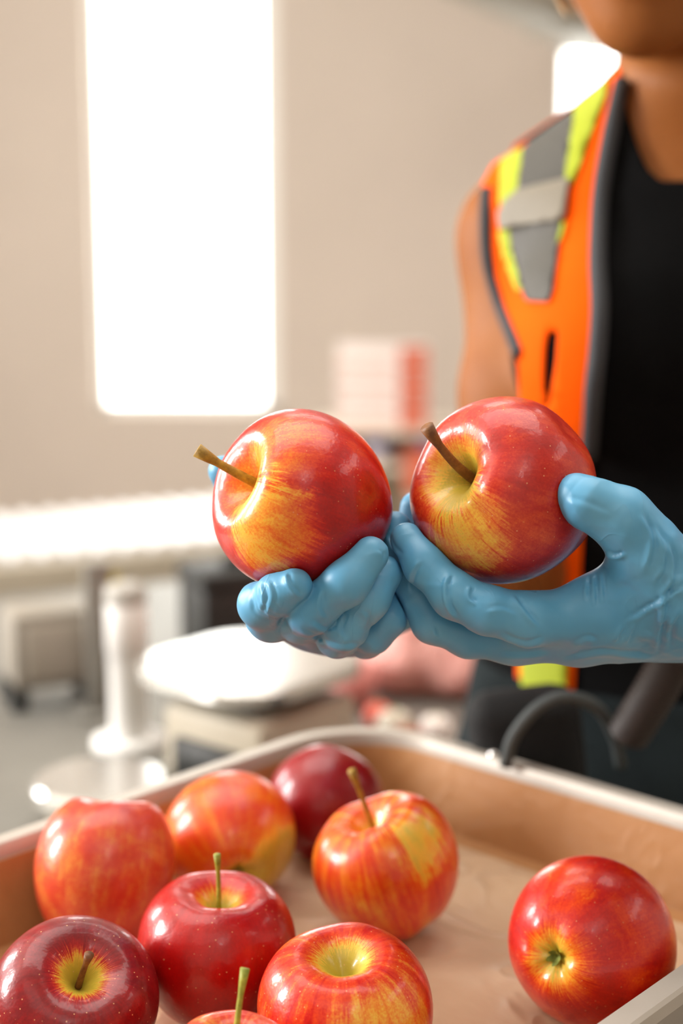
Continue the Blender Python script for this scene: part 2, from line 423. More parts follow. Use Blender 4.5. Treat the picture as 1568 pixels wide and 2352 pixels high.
# ================================================================== APPLES
M_calyx = pmat('dried_sepals', '#7c8438', .8, var=.35, vscale=300)
M_mark = pmat('russet_scar', '#7a4a1e', .85, var=.3, vscale=300)
def stem_mat(name, c0, c1):
    t = NT(name); oc = t.n('ShaderNodeTexCoord').outputs['Object']
    f = t.noise(oc, 260, 4, .7); t.put(t.b.inputs['Base Color'], t.ramp(f, [(.3, c0), (.7, c1)]))
    t.b.inputs['Roughness'].default_value = .55; t.bump(f, .4, .0005); return t.m
M_stemY = stem_mat('stem_ochre', '#7c5a12', '#b08a2a'); M_stemG = stem_mat('stem_green', '#6f7a1c', '#a9a63a'); M_stemB = stem_mat('stem_brown', '#5e3417', '#8a5a2c')
def apple_mat(name, seed, bias=.0, streak=.5, patch=.5, ydir=None, yamt=0.0, ywid=.5, cav=.55, cavw=.2, deep='#98060a', red='#c41409', mid='#dc400f', org='#ea7a1a', yel='#efb03a', F=5.0, dots=.6, fine=.10, bdir=None, bamt=0.):
    t = NT(name); at = t.n('ShaderNodeAttribute', attribute_name='ap').outputs['Vector']
    oc = t.n('ShaderNodeTexCoord').outputs['Object']
    sep = t.n('ShaderNodeSeparateXYZ', {0: at}); phi = sep.outputs[2]
    v1 = t.vmath('MULTIPLY_ADD', at, (F, F, 2.2)); v1.inputs[2].default_value = (seed * 3.1, seed * 1.7, seed * .9)
    s1 = t.noise(v1.outputs[0], 1.0, 5, .6, .35)
    v2 = t.vmath('MULTIPLY_ADD', at, (F * 5.5, F * 5.5, 9.0)); v2.inputs[2].default_value = (seed, seed * 2, 0)
    s2 = t.noise(v2.outputs[0], 1.0, 5, .7, .2)
    v3 = t.vmath('MULTIPLY_ADD', oc, (38, 38, 38)); v3.inputs[2].default_value = (seed * 5.3, seed, seed * 2.2)
    p1 = t.noise(v3.outputs[0], 1.0, 5, .62, .8)
    sp_ = t.noise(oc, 900, 3, .7)
    val = t.math('MULTIPLY_ADD', t.math('SUBTRACT', s1, .5), streak * 2.2, .62 + bias)
    val = t.math('MULTIPLY_ADD', t.math('SUBTRACT', p1, .5), patch * 1.6, val)
    val = t.math('MULTIPLY_ADD', t.math('SUBTRACT', s2, .5), fine * 2.4, val)
    val = t.math('MULTIPLY_ADD', t.math('SUBTRACT', sp_, .5), .42, val)
    nrm = t.vmath('NORMALIZE', oc).outputs[0]
    def lobe(dr, wid):
        dd = Vector(dr).normalized()
        wob = t.math('MULTIPLY_ADD', t.math('SUBTRACT', p1, .5), .5, t.math('MULTIPLY_ADD', t.math('SUBTRACT', s2, .5), .35, t.vmath('DOT_PRODUCT', nrm, tuple(dd)).outputs['Value']))
        return t.remap(wob, 1 - wid, 1 - wid * .15)
    for yd, ya, yw in ([(ydir, yamt, ywid)] if ydir is not None and not isinstance(ydir, list) else (ydir or [])):
        val = t.math('SUBTRACT', val, t.math('MULTIPLY', lobe(yd, yw), ya))
    if bdir is not None: val = t.math('MULTIPLY_ADD', lobe(bdir, .7), bamt, val)
    # the bowl round the stem goes yellow-green, broken by red streaks
    ce = t.math('MULTIPLY_ADD', t.math('SUBTRACT', s2, .5), -.13, t.math('MULTIPLY_ADD', t.math('SUBTRACT', s1, .5), -.10, phi))
    cm = t.remap(ce, cavw * .22, cavw * .82, 1.0, 0.0)
    val = t.math('SUBTRACT', val, t.math('MULTIPLY', cm, cav * 1.35))
    be = t.math('MULTIPLY_ADD', t.math('SUBTRACT', s2, .5), -.2, t.math('SUBTRACT', 1.0, phi))
    val = t.math('SUBTRACT', val, t.math('MULTIPLY', t.remap(be, .03, .15, 1, 0), .4))
    col = t.ramp(val, [(.0, '#c3ac3c'), (.16, yel), (.33, org), (.50, mid), (.70, red), (.98, deep)])
    # pale lenticels
    vo = t.n('ShaderNodeTexVoronoi', {'Vector': oc, 'Scale': 330.0, 'Randomness': 1.0}); dsz = t.noise(oc, 120, 2, .5)
    dm = t.math('MULTIPLY', t.remap(vo.outputs['Distance'], .06, .135, 1, 0), t.remap(dsz, .36, .50, 0, dots))
    col = t.mix(dm, col, lin('#e6ae7c'))
    t.put(t.b.inputs['Base Color'], col)
    rg = t.remap(p1, .3, .7, .28, .40); t.put(t.b.inputs['Roughness'], rg)
    t.b.inputs['IOR'].default_value = 1.46
    t.b.inputs['Subsurface Weight'].default_value = .06; t.b.inputs['Subsurface Radius'].default_value = (.006, .002, .001); t.b.inputs['Subsurface Scale'].default_value = .5
    t.b.inputs['Coat Weight'].default_value = .32; t.b.inputs['Coat Roughness'].default_value = .09
    bh = t.math('MULTIPLY_ADD', t.noise(oc, 110, 3, .6), 1.0, t.math('MULTIPLY', t.noise(oc, 480, 3, .6), .12))
    bn = t.n('ShaderNodeBump', {'Height': bh, 'Strength': .30, 'Distance': .0012}).outputs[0]
    t.put(t.b.inputs['Normal'], bn); t.put(t.b.inputs['Coat Normal'], bn)
    return t.m
def rotation_to(axis_cam, spin):
    a = axis_cam[0] * RIGHT + axis_cam[1] * UP - axis_cam[2] * FWD
    z = Vector(a).normalized()
    return (z.to_track_quat('Z', 'Y').to_matrix() @ Matrix.Rotation(spin, 3, 'Z'))
def apple_shape(R, seed, tall=1.0, cavd=.60, cavw=.34, taper=.09, lobes=.022, irr=.03, dents=()):
    rnd = random.Random(seed); NP, NT_ = 60, 88
    h = [(rnd.uniform(-1, 1), rnd.uniform(0, 6.28)) for _ in range(4)]; ph5 = rnd.uniform(0, 6.28)
    vs, at = [], []
    def pt(phi, th):
        b = 1 + irr * (h[0][0] * math.cos(th + h[0][1]) * math.sin(phi) + .6 * h[1][0] * math.cos(2 * th + h[1][1]) * math.sin(phi) ** 2)
        b += irr * .5 * h[2][0] * math.cos(th + h[2][1]) * math.sin(2 * phi)
        top = math.exp(-(phi / cavw) ** 2) ; bot = math.exp(-((math.pi - phi) / .26) ** 2)
        b *= 1 - cavd * top - .24 * bot
        b *= 1 + lobes * math.cos(5 * th + ph5) * (math.exp(-((math.pi - phi) / .8) ** 2) + .45 * math.exp(-((phi - .5) / .45) ** 2))
        # shoulders of the bowl are uneven
        b *= 1 + .05 * h[3][0] * math.cos(th * 2 + h[3][1]) * math.exp(-((phi - .55) / .4) ** 2)
        s = math.sin(phi) * (1 + taper * math.cos(phi)) ; z = math.cos(phi) * tall
        p = np.array([b * s * math.cos(th), b * s * math.sin(th), b * z])
        for (dphi, dth, wd, dep) in dents:
            q = np.array([math.sin(dphi) * math.cos(dth), math.sin(dphi) * math.sin(dth), math.cos(dphi)])
            u = p / (np.linalg.norm(p) + 1e-9); p = p * (1 - dep * math.exp(-(1 - u @ q) / (wd * wd) * 2))
        return p * R
    for i in range(NP + 1):
        phi = math.pi * (i / NP)
        phi = phi * (.75 + .25 * i / NP) if False else phi
        for k in range(NT_):
            th = 2 * math.pi * k / NT_; vs.append(pt(phi, th)); at.append((math.cos(th), math.sin(th), phi / math.pi))
    fs = []
    for i in range(NP):
        for k in range(NT_):
            k2 = (k + 1) % NT_; a, b, c, d = i * NT_ + k, (i + 1) * NT_ + k, (i + 1) * NT_ + k2, i * NT_ + k2
            fs.append((a, b, c, d))
    return np.array(vs), fs, at, pt
FLOOR_T = CAMZ - .368
APPLE_OBJ = {}
def apple(key, px, row, depth, Rpx, axis, spin, mat, label, group=None, rest=True, stem=None, stem_mat=M_stemY, calyx=True, **kw):
    R = Rpx / FPX * depth; vs, fs, at, pt = apple_shape(R, sum(map(ord, key)), **kw)
    rot = rotation_to(axis, spin); c = W(px, row, depth)
    wv = vs @ np.array(rot).T
    if rest: c = np.array(onz_center(px, row, R, -wv[:, 2].min()))
    o = mesh_obj('apple', vs, fs, mat); me = o.data
    a = me.attributes.new('ap', 'FLOAT_VECTOR', 'POINT'); a.data.foreach_set('vector', np.array(at, np.float32).ravel())
    bm = bmesh.new(); bm.from_mesh(me); bmesh.ops.remove_doubles(bm, verts=[v for v in bm.verts if v.co.xy.length < R * .02], dist=R * .004); bm.to_mesh(me); bm.free()
    o.matrix_world = Matrix.Translation(c) @ rot.to_4x4()
    setp(o, label, 'apple', group)
    z0 = pt(0, 0)[2]
    if stem:
        L, bend, bdir, r = stem        # length, sideways bend, bend direction, radius (fractions of R)
        L *= R; r *= R; pts = []
        for i in range(9):
            s = i / 8; off = bend * R * (s ** 1.8)
            pts.append((off * math.cos(bdir), off * math.sin(bdir), z0 - .03 * R + L * s))
        rad = [r * (1.15 - .35 * (i / 8)) for i in range(9)]; rad[-1] = r * 1.55; rad[-2] = r * 1.25; rad[0] = r * 1.5
        v, f = tube_geo(pts, rad, 10); s_ = mesh_obj('stem', v, f, stem_mat); s_.parent = o
    if calyx:
        zb = pt(math.pi, 0)[2]; v, f = [], []
        for k in range(5):
            a0 = k * 2 * math.pi / 5; n0 = len(v)
            for s, wd, dz in ((0, .035, .0), (.05, .04, -.045), (.08, .026, -.09), (.085, .005, -.13)):
                for sg in (-1, 1):
                    for tz in (0, .02):
                        v.append((R * (s * math.cos(a0) - sg * wd * math.sin(a0)), R * (s * math.sin(a0) + sg * wd * math.cos(a0)), zb + R * (dz + tz)))
            for i in range(3):
                b = n0 + i * 4
                for p, q in ((0, 1), (1, 3), (3, 2), (2, 0)): f.append((b + p, b + q, b + 4 + q, b + 4 + p))
            f.append((n0 + 12, n0 + 13, n0 + 15, n0 + 14))
        cx = mesh_obj('calyx', v, f, M_calyx, smooth=False); cx.parent = o
    APPLE_OBJ[key] = (o, c, R, rot)
    return o
def onz_center(px, row, R, hgt):
    return onz(px, row, FLOOR_T + .0012 + hgt)
def local_dir(axis, spin, cam_dir):
    "direction given as right/up/toward the lens, in an apple's own axes"
    a = cam_dir[0] * RIGHT + cam_dir[1] * UP - cam_dir[2] * FWD
    return Vector(rotation_to(axis, spin).transposed() @ Vector(a))

# held apples
def dent(axis, spin, cam_dir, wd, dep):
    q = local_dir(axis, spin, cam_dir).normalized(); return (math.acos(q.z), math.atan2(q.y, q.x), wd, dep)
axA = (-.81, .32, .48)
mA = apple_mat('apple_skin_sunny', 1.3, bias=.09, streak=.18, patch=.42, ydir=[(local_dir(axA, .4, (-.38, -.25, .88)), .52, .22), (local_dir(axA, .4, (-.25, .60, .75)), .30, .22)], cav=.34, cavw=.26, dots=.5, bdir=local_dir(axA, .4, (.7, -.3, .6)), bamt=.16)
axB = (-.74, .30, .60)
APK = {'A': dict(tall=1.03, cavd=.62, taper=.10, lobes=.012),
       'B': dict(tall=1.0, cavd=.60, taper=.09, lobes=.03, dents=(dent(axB, 1.0, (.62, .66, .38), .26, .07), dent(axB, 1.0, (-.40, -.16, .90), .13, .05), dent(axB, 1.0, (-.28, -.26, .92), .10, .03)))}
mB = apple_mat('apple_skin_mottled', 4.7, bias=.08, streak=.26, patch=.58, ydir=[(local_dir(axB, 1.0, (-.50, -.42, .74)), .42, .22)], cav=.60, cavw=.24, dots=.75, deep='#96120e', red='#bd2014', mid='#d64a24', org='#e68a34', yel='#f0c044')
apple('A', 697, 1155, .65, 206, axA, .4, mA, 'yellow-patched red apple with long ochre stem, in the fingertips of the farther hand', rest=False,
      stem=(.98, .22, 2.2, .052), stem_mat=M_stemY, **APK['A'])
apple('B', 1160, 1136, .65, 214, axB, 1.0, mB, 'mottled red apple with curved brown stem, gripped under the thumb of the nearer hand', rest=False,
      stem=(.95, .30, .6, .05), stem_mat=M_stemB, **APK['B'])
# apples in the tray
TG = None
axs = {'front_left': (.26, .70, .66), 'mid': (.05, .97, .22), 'front': (-.04, .95, .30), 'bottom': (.0, .98, .2), 'left_back': (.10, .95, -.28),
       'orange': (-.20, .42, -.88), 'dark': (.1, .8, -.6), 'striped': (-.30, .90, .22), 'right': (.60, -.04, -.79)}
m = apple_mat('apple_skin_crimson', 7.1, bias=.30, streak=.30, patch=.26, cav=.95, cavw=.20, dots=.9, deep='#780812', red='#9c1015', mid='#bd2e22', org='#d67a32', yel='#e0c040')
def tray_apple(key, px, row, Rpx, spin, mat, label, **kw):
    v = ray(px, row); d = (FLOOR_T + .034 - CAMZ) / v[2]
    R = Rpx / FPX * d
    d = (FLOOR_T + R * .88 - CAMZ) / v[2]
    return apple(key, px, row, d, Rpx, axs[key], spin, mat, label, group=TG, **kw)
tray_apple('front_left', 168, 2306, 190, .3, m, 'dark crimson apple with a short brown stem in a yellow hollow, in the tray', stem=(.62, .12, .6, .038), stem_mat=M_stemB, cavw=.36)
m = apple_mat('apple_skin_scarlet', 2.2, bias=.24, streak=.24, patch=.24, cav=.70, cavw=.22, dots=.9, deep='#a00406', red='#c00c08', mid='#d82a0e', org='#e56a1c')
tray_apple('mid', 500, 2182, 182, 1.1, m, 'scarlet upright apple with thin straight green stem, between crimson and striped apples', stem=(.92, .05, 1.0, .03), stem_mat=M_stemG, cavw=.37)
m = apple_mat('apple_skin_orange_red', 9.4, bias=-.03, streak=.46, patch=.34, cav=.75, cavw=.20, dots=.7, ydir=[(local_dir(axs['front'], .2, (.45, -.1, .85)), .35, .35)], org='#e8892a', yel='#ecc24a')
tray_apple('front', 793, 2328, 198, .2, m, 'orange-red apple with an open yellow stemless hollow on top, in the tray', cavw=.38)
m = apple_mat('apple_skin_peach', 5.5, bias=-.05, streak=.36, patch=.30, cav=.5, cavw=.17, dots=.5, mid='#d9542c', org='#e69a4a', yel='#eec268')
tray_apple('bottom', 540, 2520, 170, .9, m, 'pale orange apple with tall leaning green stem, cut off by the photo edge', stem=(1.30, .30, .2, .042), stem_mat=M_stemG, tall=1.12)
m = apple_mat('apple_skin_rosy', 3.6, bias=-.10, streak=.16, patch=.42, fine=.10, cav=.3, dots=.3, mid='#d2492a', red='#bb2118', org='#e08a3e')
tray_apple('left_back', 240, 2002, 154, 2.0, m, 'tall rosy orange apple without visible stem, by the long tray rim', tall=1.18, cavd=.36, cavw=.36, irr=.010)
m = apple_mat('apple_skin_amber', 6.8, bias=-.18, streak=.20, patch=.36, cav=.3, dots=.3, ydir=[(local_dir(axs['orange'], .5, (.80, -.25, .5)), .5, .30)])
tray_apple('orange', 528, 1924, 147, .5, m, 'orange apple with dark blossom end and yellow side, behind the scarlet apple')
m = apple_mat('apple_skin_wine', 8.3, bias=.52, streak=.12, patch=.12, cav=.2, dots=.1, deep='#8a0312', red='#9d0712', mid='#b51616')
tray_apple('dark', 748, 1848, 131, 1.2, m, 'plain deep red apple in the far corner of the tray')
m = apple_mat('apple_skin_striped', 11.7, bias=-.17, streak=.44, patch=.36, cav=.3, cavw=.14, dots=.3, F=6, ydir=[(local_dir(axs['striped'], 0, (.40, .45, .75)), .32, .10)], yel='#eebb3a')
tray_apple('striped', 888, 1990, 163, 0.0, m, 'orange-striped apple with lopsided top and upright yellow stem, mid tray', stem=(1.15, .10, -.3, .04), stem_mat=M_stemY, irr=.03, lobes=.035, cavd=.56, dents=(dent(axs['striped'], 0, (.30, .80, .2), .42, -.08), dent(axs['striped'], 0, (-.50, .60, .45), .40, .05)))
m = apple_mat('apple_skin_ruby', 12.9, bias=.05, streak=.18, patch=.55, cav=.3, dots=.6, ydir=[(local_dir(axs['right'], .8, (-.55, .0, .8)), .30, .14)])
tray_apple('right', 1352, 2166, 188, .8, m, 'red apple lying alone on its side, green blossom end showing', stem=(.95, .1, 1.0, .04), stem_mat=M_stemG)

# ================================================================== TRAY on its work table
def loop_rr(hx, hy, r, n=8):
    out = []
    for cx, cy, a0 in ((hx - r, hy - r, 0), (-hx + r, hy - r, 90), (-hx + r, -hy + r, 180), (hx - r, -hy + r, 270)):
        for k in range(n + 1):
            a = math.radians(a0 + 90 * k / n); out.append((cx + r * math.cos(a), cy + r * math.sin(a)))
    return out
def rr_sweep(name, hx, hy, r, prof, mat, parent, fill_first=False, fill_last=False, n=10):
    "prof: (outward offset, z) swept round a rounded rectangle"
    vs, fs = [], []; m = None
    for off, z in prof:
        L = loop_rr(hx + off, hy + off, max(r + off, .002), n); m = len(L); vs += [(x, y, z) for x, y in L]
    for i in range(len(prof) - 1):
        for k in range(m):
            k2 = (k + 1) % m; fs.append((i * m + k, i * m + k2, (i + 1) * m + k2, (i + 1) * m + k))
    if fill_first: fs.append(tuple(range(m))[::-1])
    if fill_last: fs.append(tuple((len(prof) - 1) * m + k for k in range(m)))
    o = mesh_obj(name, vs, fs, mat)
    me = o.data
    try: me.set_sharp_from_angle(angle=math.radians(35))
    except Exception: pass
    o.parent = parent; return o
M_tray = pmat('brushed_tray_metal', '#b9b2a8', .45, .25, var=.06, vscale=14, bump=.12, bscale=120)
def paper(name, a, b, c, crumple):
    t = NT(name); oc = t.n('ShaderNodeTexCoord').outputs['Object']
    f1 = t.noise(oc, 9, 5, .6, .5); f2 = t.noise(t.vmath('MULTIPLY', oc, (60, 260, 120)).outputs[0], 1, 4, .6)
    t.put(t.b.inputs['Base Color'], t.mix(t.math('MULTIPLY', f2, .35), t.ramp(f1, [(.3, a), (.7, b)]), lin(c)))
    t.b.inputs['Roughness'].default_value = .40
    n_ = t.noise(oc, 16, 2, .5, .8); fold = t.math('POWER', t.math('SUBTRACT', 1.0, t.math('MULTIPLY', t.math('ABSOLUTE', t.math('SUBTRACT', n_, .5)), 2.0)), 8.0)
    t.bump(t.math('ADD', t.math('MULTIPLY', fold, crumple), t.math('ADD', t.math('MULTIPLY', t.noise(oc, 20, 3, .5), crumple), t.math('MULTIPLY', f2, .15))), .5, .005); return t.m
M_paper = paper('brown_paper_lining', '#a06d3f', '#b58455', '#b98d62', .10); M_sheet = paper('pale_kraft_sheet', '#c4a280', '#d2b596', '#dcc4a8', 1.0)
RIM = .052
tray = empty('fruit_tray', (-.042, .641, FLOOR_T), math.radians(-43.0))
setp(tray, 'shallow metal tray with pale rolled rim and brown lining, holding the loose apples', 'tray')
HX, HY = .170, .262
rr_sweep('tray_shell', HX - .012, HY - .012, .050, [(-.004, -.003), (0, -.003), (.003, 0), (.0115, RIM - .004), (.0125, RIM), (.0135, RIM + .0015), (.0235, RIM + .0015), (.025, RIM), (.025, RIM - .006), (.0225, RIM - .006), (.0225, RIM - .002), (.0150, RIM - .002), (.006, 0), (.002, -.005), (-.004, -.005)],
         M_tray, tray, fill_first=True)
rr_sweep('paper_lining', HX - .014, HY - .014, .048, [(0.0008, 0.0002), (.0035, .003), (.0112, RIM - .006), (.0104, RIM - .006), (.0022, .0036), (.0012, .0014), (-.004, .0012), (-.012, .0004), (-.03, .0003)], M_paper, tray)
rr_sweep('paper_sheet', HX - .0145, HY - .0145, .046, [(-.010, .0005), (-.0095, .0007), (-.010, .0010), (-.03, .0011)], M_sheet, tray, fill_last=True)
M_screw = pmat('bright_rivet', '#f2f0ee', .15, .9)
for x, y in ((.115, HY + .008), (-.06, HY + .008)):
    lathe('rivet', [(.0, .0045), (.002, .004), (.0032, .0022), (.0034, .0012)], M_screw, tray, 12, (x, y, RIM))
M_steel = pmat('brushed_steel', '#a9a8a2', .30, .85, var=.10, vscale=5, bump=.08, bscale=90)
wt = empty('work_table', (-.042, .641, 0), math.radians(-43)); setp(wt, 'steel work table under the fruit tray', 'table')
zt = FLOOR_T - .005
box('table_top', (0, 0, zt - .015), (.40, .60, .03), M_steel, wt, bevel=.004)
for sx in (-1, 1):
    for sy in (-1, 1): cyl('leg', (sx * .17, sy * .27, 0), (sx * .17, sy * .27, zt - .03), .018, M_steel, wt)
box('under_shelf', (0, 0, .25), (.33, .53, .02), M_steel, wt, bevel=.003)

# ================================================================== PERSON
rng = np.random.default_rng(3)
PX0, PY0 = .275, 1.06
YAW = math.radians(-12)                      # left shoulder turned towards the lens
ca, sa = math.cos(YAW), math.sin(YAW)
def B(x, y, z):
    "body frame (x to the picture's right, y away) -> world"
    return np.array([PX0 + x * ca - y * sa, PY0 + x * sa + y * ca, z])
def toB(P):
    q = P - np.array([PX0, PY0, 0]); return np.stack([q[:, 0] * ca + q[:, 1] * sa, -q[:, 0] * sa + q[:, 1] * ca, q[:, 2]], 1)
TZ = np.array([.70, .80, .90, .98, 1.06, 1.14, 1.22, 1.29, 1.345, 1.385, 1.42, 1.46])
TA = np.array([.160, .172, .178, .165, .142, .143, .152, .158, .150, .120, .070, .05])
TB = np.array([.105, .112, .116, .105, .094, .098, .110, .110, .094, .078, .060, .05])
def sd_torso(P):
    q = toB(P); z = np.clip(q[:, 2], TZ[0], TZ[-1])
    a = np.interp(z, TZ, TA); b = np.interp(z, TZ, TB)
    k = np.sqrt((q[:, 0] / a) ** 2 + (q[:, 1] / b) ** 2); g = np.sqrt((q[:, 0] / a ** 2) ** 2 + (q[:, 1] / b ** 2) ** 2) + 1e-6
    d = k * (k - 1) / g
    d = smax(d, np.maximum(.80 - q[:, 2], q[:, 2] - 1.44), .03)
    for s in (-1, 1):
        d = smin(d, capsule(q, (s * .045, .012, 1.378), (s * .143, .012, 1.322), .046, .044), .05)
        if s: d = smin(d, ell(q, (s * .068, -.085, 1.235), (.058, .05, .06)), .05)
    return d
SHR, ELR = B(-.142, .015, 1.312), np.array(W(1155, 1335, 1.03)); WRR = np.array(W(905, 1330, .79))
SHL, ELL_ = B(.158, .0, 1.318), np.array([.545, .90, 1.085]); WRL = np.array(W(1655, 1395, .655))
HEADC = B(-.055, -.075, 1.562)
def Hd(x, y, z):
    "head frame: turned and tipped down to the apples"
    v = Matrix.Rotation(math.radians(-16), 3, 'Z') @ Matrix.Rotation(math.radians(14), 3, 'X') @ Vector((x, y, z)); return HEADC + np.array(v)
HR = np.array(Matrix.Rotation(math.radians(-16), 3, 'Z') @ Matrix.Rotation(math.radians(14), 3, 'X'))
def sd_body(P):
    d = sd_torso(P)
    d = smin(d, chain(P, [B(0, .02, 1.36), B(0, .005, 1.43), Hd(0, .03, -.05)], [.062, .053, .052], .03), .035)
    h = ell(P, Hd(0, .012, .02), (.074, .095, .10), HR)
    h = smin(h, ell(P, Hd(0, -.028, -.055), (.055, .062, .062), HR), .04)
    h = smin(h, ell(P, Hd(0, -.062, -.098), (.026, .024, .018), HR), .03)
    h = smin(h, capsule(P, Hd(0, -.085, .01), Hd(0, -.108, -.028), .008, .012), .014)
    for s in (-1, 1):
        h = smax(h, -ell(P, Hd(s * .031, -.098, .012), (.017, .014, .011), HR), .012)
        h = smin(h, ell(P, Hd(s * .031, -.080, .011), (.012, .012, .011), HR), .004)
        h = smin(h, ell(P, Hd(s * .078, .012, -.01), (.008, .018, .030), HR), .008)
    h = smin(h, ell(P, Hd(0, -.089, -.060), (.024, .010, .006), HR), .007)
    h = smin(h, ell(P, Hd(0, -.087, -.071), (.020, .010, .006), HR), .007)
    d = smin(d, h, .03)
    d = smin(d, chain(P, [SHR, (SHR * .55 + ELR * .45), ELR, (ELR * .55 + WRR * .45), WRR], [.043, .038, .034, .033, .024], .02), .03)
    d = smin(d, chain(P, [SHL, (SHL * .55 + ELL_ * .45), ELL_, (ELL_ * .55 + WRL * .45), WRL], [.046, .042, .036, .035, .025], .02), .035)
    for wr, tip in ((WRR, W(800, 1400, .70)), (WRL, W(1380, 1420, .645))):
        d = smin(d, chain(P, [wr, wr * .5 + np.array(tip) * .5], [.020, .012], .01), .01)
    for s in (-1, 1):
        d = smin(d, chain(P, [B(s * .088, .0, .83), B(s * .085, -.005, .48), B(s * .085, .015, .09)], [.088, .056, .038], .04), .05)
        d = smin(d, chain(P, [B(s * .085, .03, .045), B(s * .095, -.12, .028)], [.036, .027], .02), .03)
    return d
t = NT('tanned_skin'); oc = t.n('ShaderNodeTexCoord').outputs['Object']
t.put(t.b.inputs['Base Color'], t.ramp(t.noise(oc, 14, 4, .6), [(.3, '#8a5022'), (.7, '#9a6030')]))
t.b.inputs['Roughness'].default_value = .55; t.b.inputs['Specular IOR Level'].default_value = .2; t.b.inputs['Subsurface Weight'].default_value = .12; t.b.inputs['Subsurface Radius'].default_value = (.01, .004, .002)
t.bump(t.noise(oc, 400, 3, .6), .1, .0006); M_skin = t.m
pv, pq = nets(sd_body, (-.12, .50, -.02), (.72, 1.36, 1.70), .0058)
pv = project(sd_body, pv, 1)
person = mesh_obj('person', pv, pq, M_skin)
setp(person, 'person in orange safety vest, black top and blue gloves holding two apples', 'person')

# clothing surfaces: offsets of the body, cut at their hems
def offset_surface(fn, off, lo, hi, h=.0075):
    g = lambda P: fn(P) - off
    v, q = nets(g, lo, hi, h); v = project(g, v, 1)
    return v, np.concatenate([q[:, [0, 1, 2]], q[:, [0, 2, 3]]])
def solid(o, th, off=1.0):
    m_ = o.modifiers.new('thickness', 'SOLIDIFY'); m_.thickness = th; m_.offset = off; return o
def mirror_x(V):
    q = toB(V); q[:, 0] *= -1
    return np.stack([PX0 + q[:, 0] * ca - q[:, 1] * sa, PY0 + q[:, 0] * sa + q[:, 1] * ca, q[:, 2]], 1)
M_shirt = pmat('black_knit', '#060607', .9, var=.25, vscale=30, bump=.25, bscale=220, Specular_IOR_Level=.12)
M_pants = pmat('charcoal_trousers', '#1b2224', .9, var=.3, vscale=18, bump=.3, bscale=160, Specular_IOR_Level=.15)
TLO, THI = (-.02, .80, .82), (.58, 1.32, 1.50)
sv, sf = offset_surface(sd_torso, .004, TLO, THI)
qb = toB(sv)
neck = (np.where(qb[:, 1] < .0, 1.352 + 70 * np.clip(np.abs(qb[:, 0]) - .040, 0, 1) ** 2, 1.405)) - qb[:, 2]
arm = .150 - np.abs(qb[:, 0]) + np.clip(1.27 - qb[:, 2], 0, 1) * 1.2
hem = qb[:, 2] - .93
V_, F_ = clip_tris(sv, sf, np.minimum(np.minimum(neck, arm), hem))
solid(mesh_obj('shirt', V_, F_, M_shirt, person), .002)
def sd_legs(P):
    q = toB(P); d = smax(sd_torso(P), q[:, 2] - 1.02, .02)
    for s in (-1, 1):
        d = smin(d, chain(P, [B(s * .088, .0, .83), B(s * .085, -.005, .48), B(s * .085, .015, .09)], [.090, .062, .052], .04), .05)
    return d
lv, lf = offset_surface(sd_legs, .007, (-.02, .82, .02), (.56, 1.30, 1.06), .010)
V_, F_ = clip_tris(lv, lf, np.minimum(lv[:, 2] - .075, .995 - lv[:, 2]))
solid(mesh_obj('trousers', V_, F_, M_pants, person), .003)
M_shoe = pmat('dark_shoe_leather', '#1d1c1b', .5, bump=.2, bscale=100)
for s in (-1, 1):
    fn = lambda P: smin(chain(P, [B(s * .085, .045, .05), B(s * .097, -.135, .038)], [.047, .038], .02), chain(P, [B(s * .085, .02, .05), B(s * .085, .015, .11)], [.047, .046], .02), .03)
    g = lambda P: np.maximum(fn(P), .002 - P[:, 2])
    c = B(s * .09, -.04, 0); v, q = nets(g, c - [.11, .17, .01], c + [.11, .17, .16], .009); mesh_obj('shoe', v, q, M_shoe, person)
# hair
M_hair = pmat('light_brown_hair', '#a98453', .5, var=.35, vscale=60, bump=.5, bscale=300)
def sd_hair(P):
    d = ell(P, Hd(0, .022, .03), (.086, .105, .106), HR)
    q = (P - HEADC) @ HR
    d = smax(d, -(q[:, 1] + .022 + .95 * np.clip(q[:, 2] - .035, 0, .12) - .5 * np.clip(-.02 - q[:, 2], 0, .1)), .008)
    d = smin(d, chain(P, [Hd(0, .11, .05), Hd(0, .15, .02), Hd(.0, .155, -.08), Hd(.0, .135, -.17)], [.024, .028, .022, .008], .01), .02)
    return d
hv, hq = nets(sd_hair, HEADC - .22, HEADC + .24, .0065)
hair = mesh_obj('hair', hv, hq, M_hair, person)
for a, b, c_ in ((1275, -60, 1322), (1290, -90, 1345), (1262, -80, 1300)):
    P0 = Hd(-.05, -.07, .095); tube('loose_lock', spline([P0, W(a + 90, -330, .98), W(a, b, .97), W(c_ - 10, 14, .965), W(c_, 40, .96)], 14), [.0018] * 11 + [.0012, .0008, .0003], M_hair, person, 6)

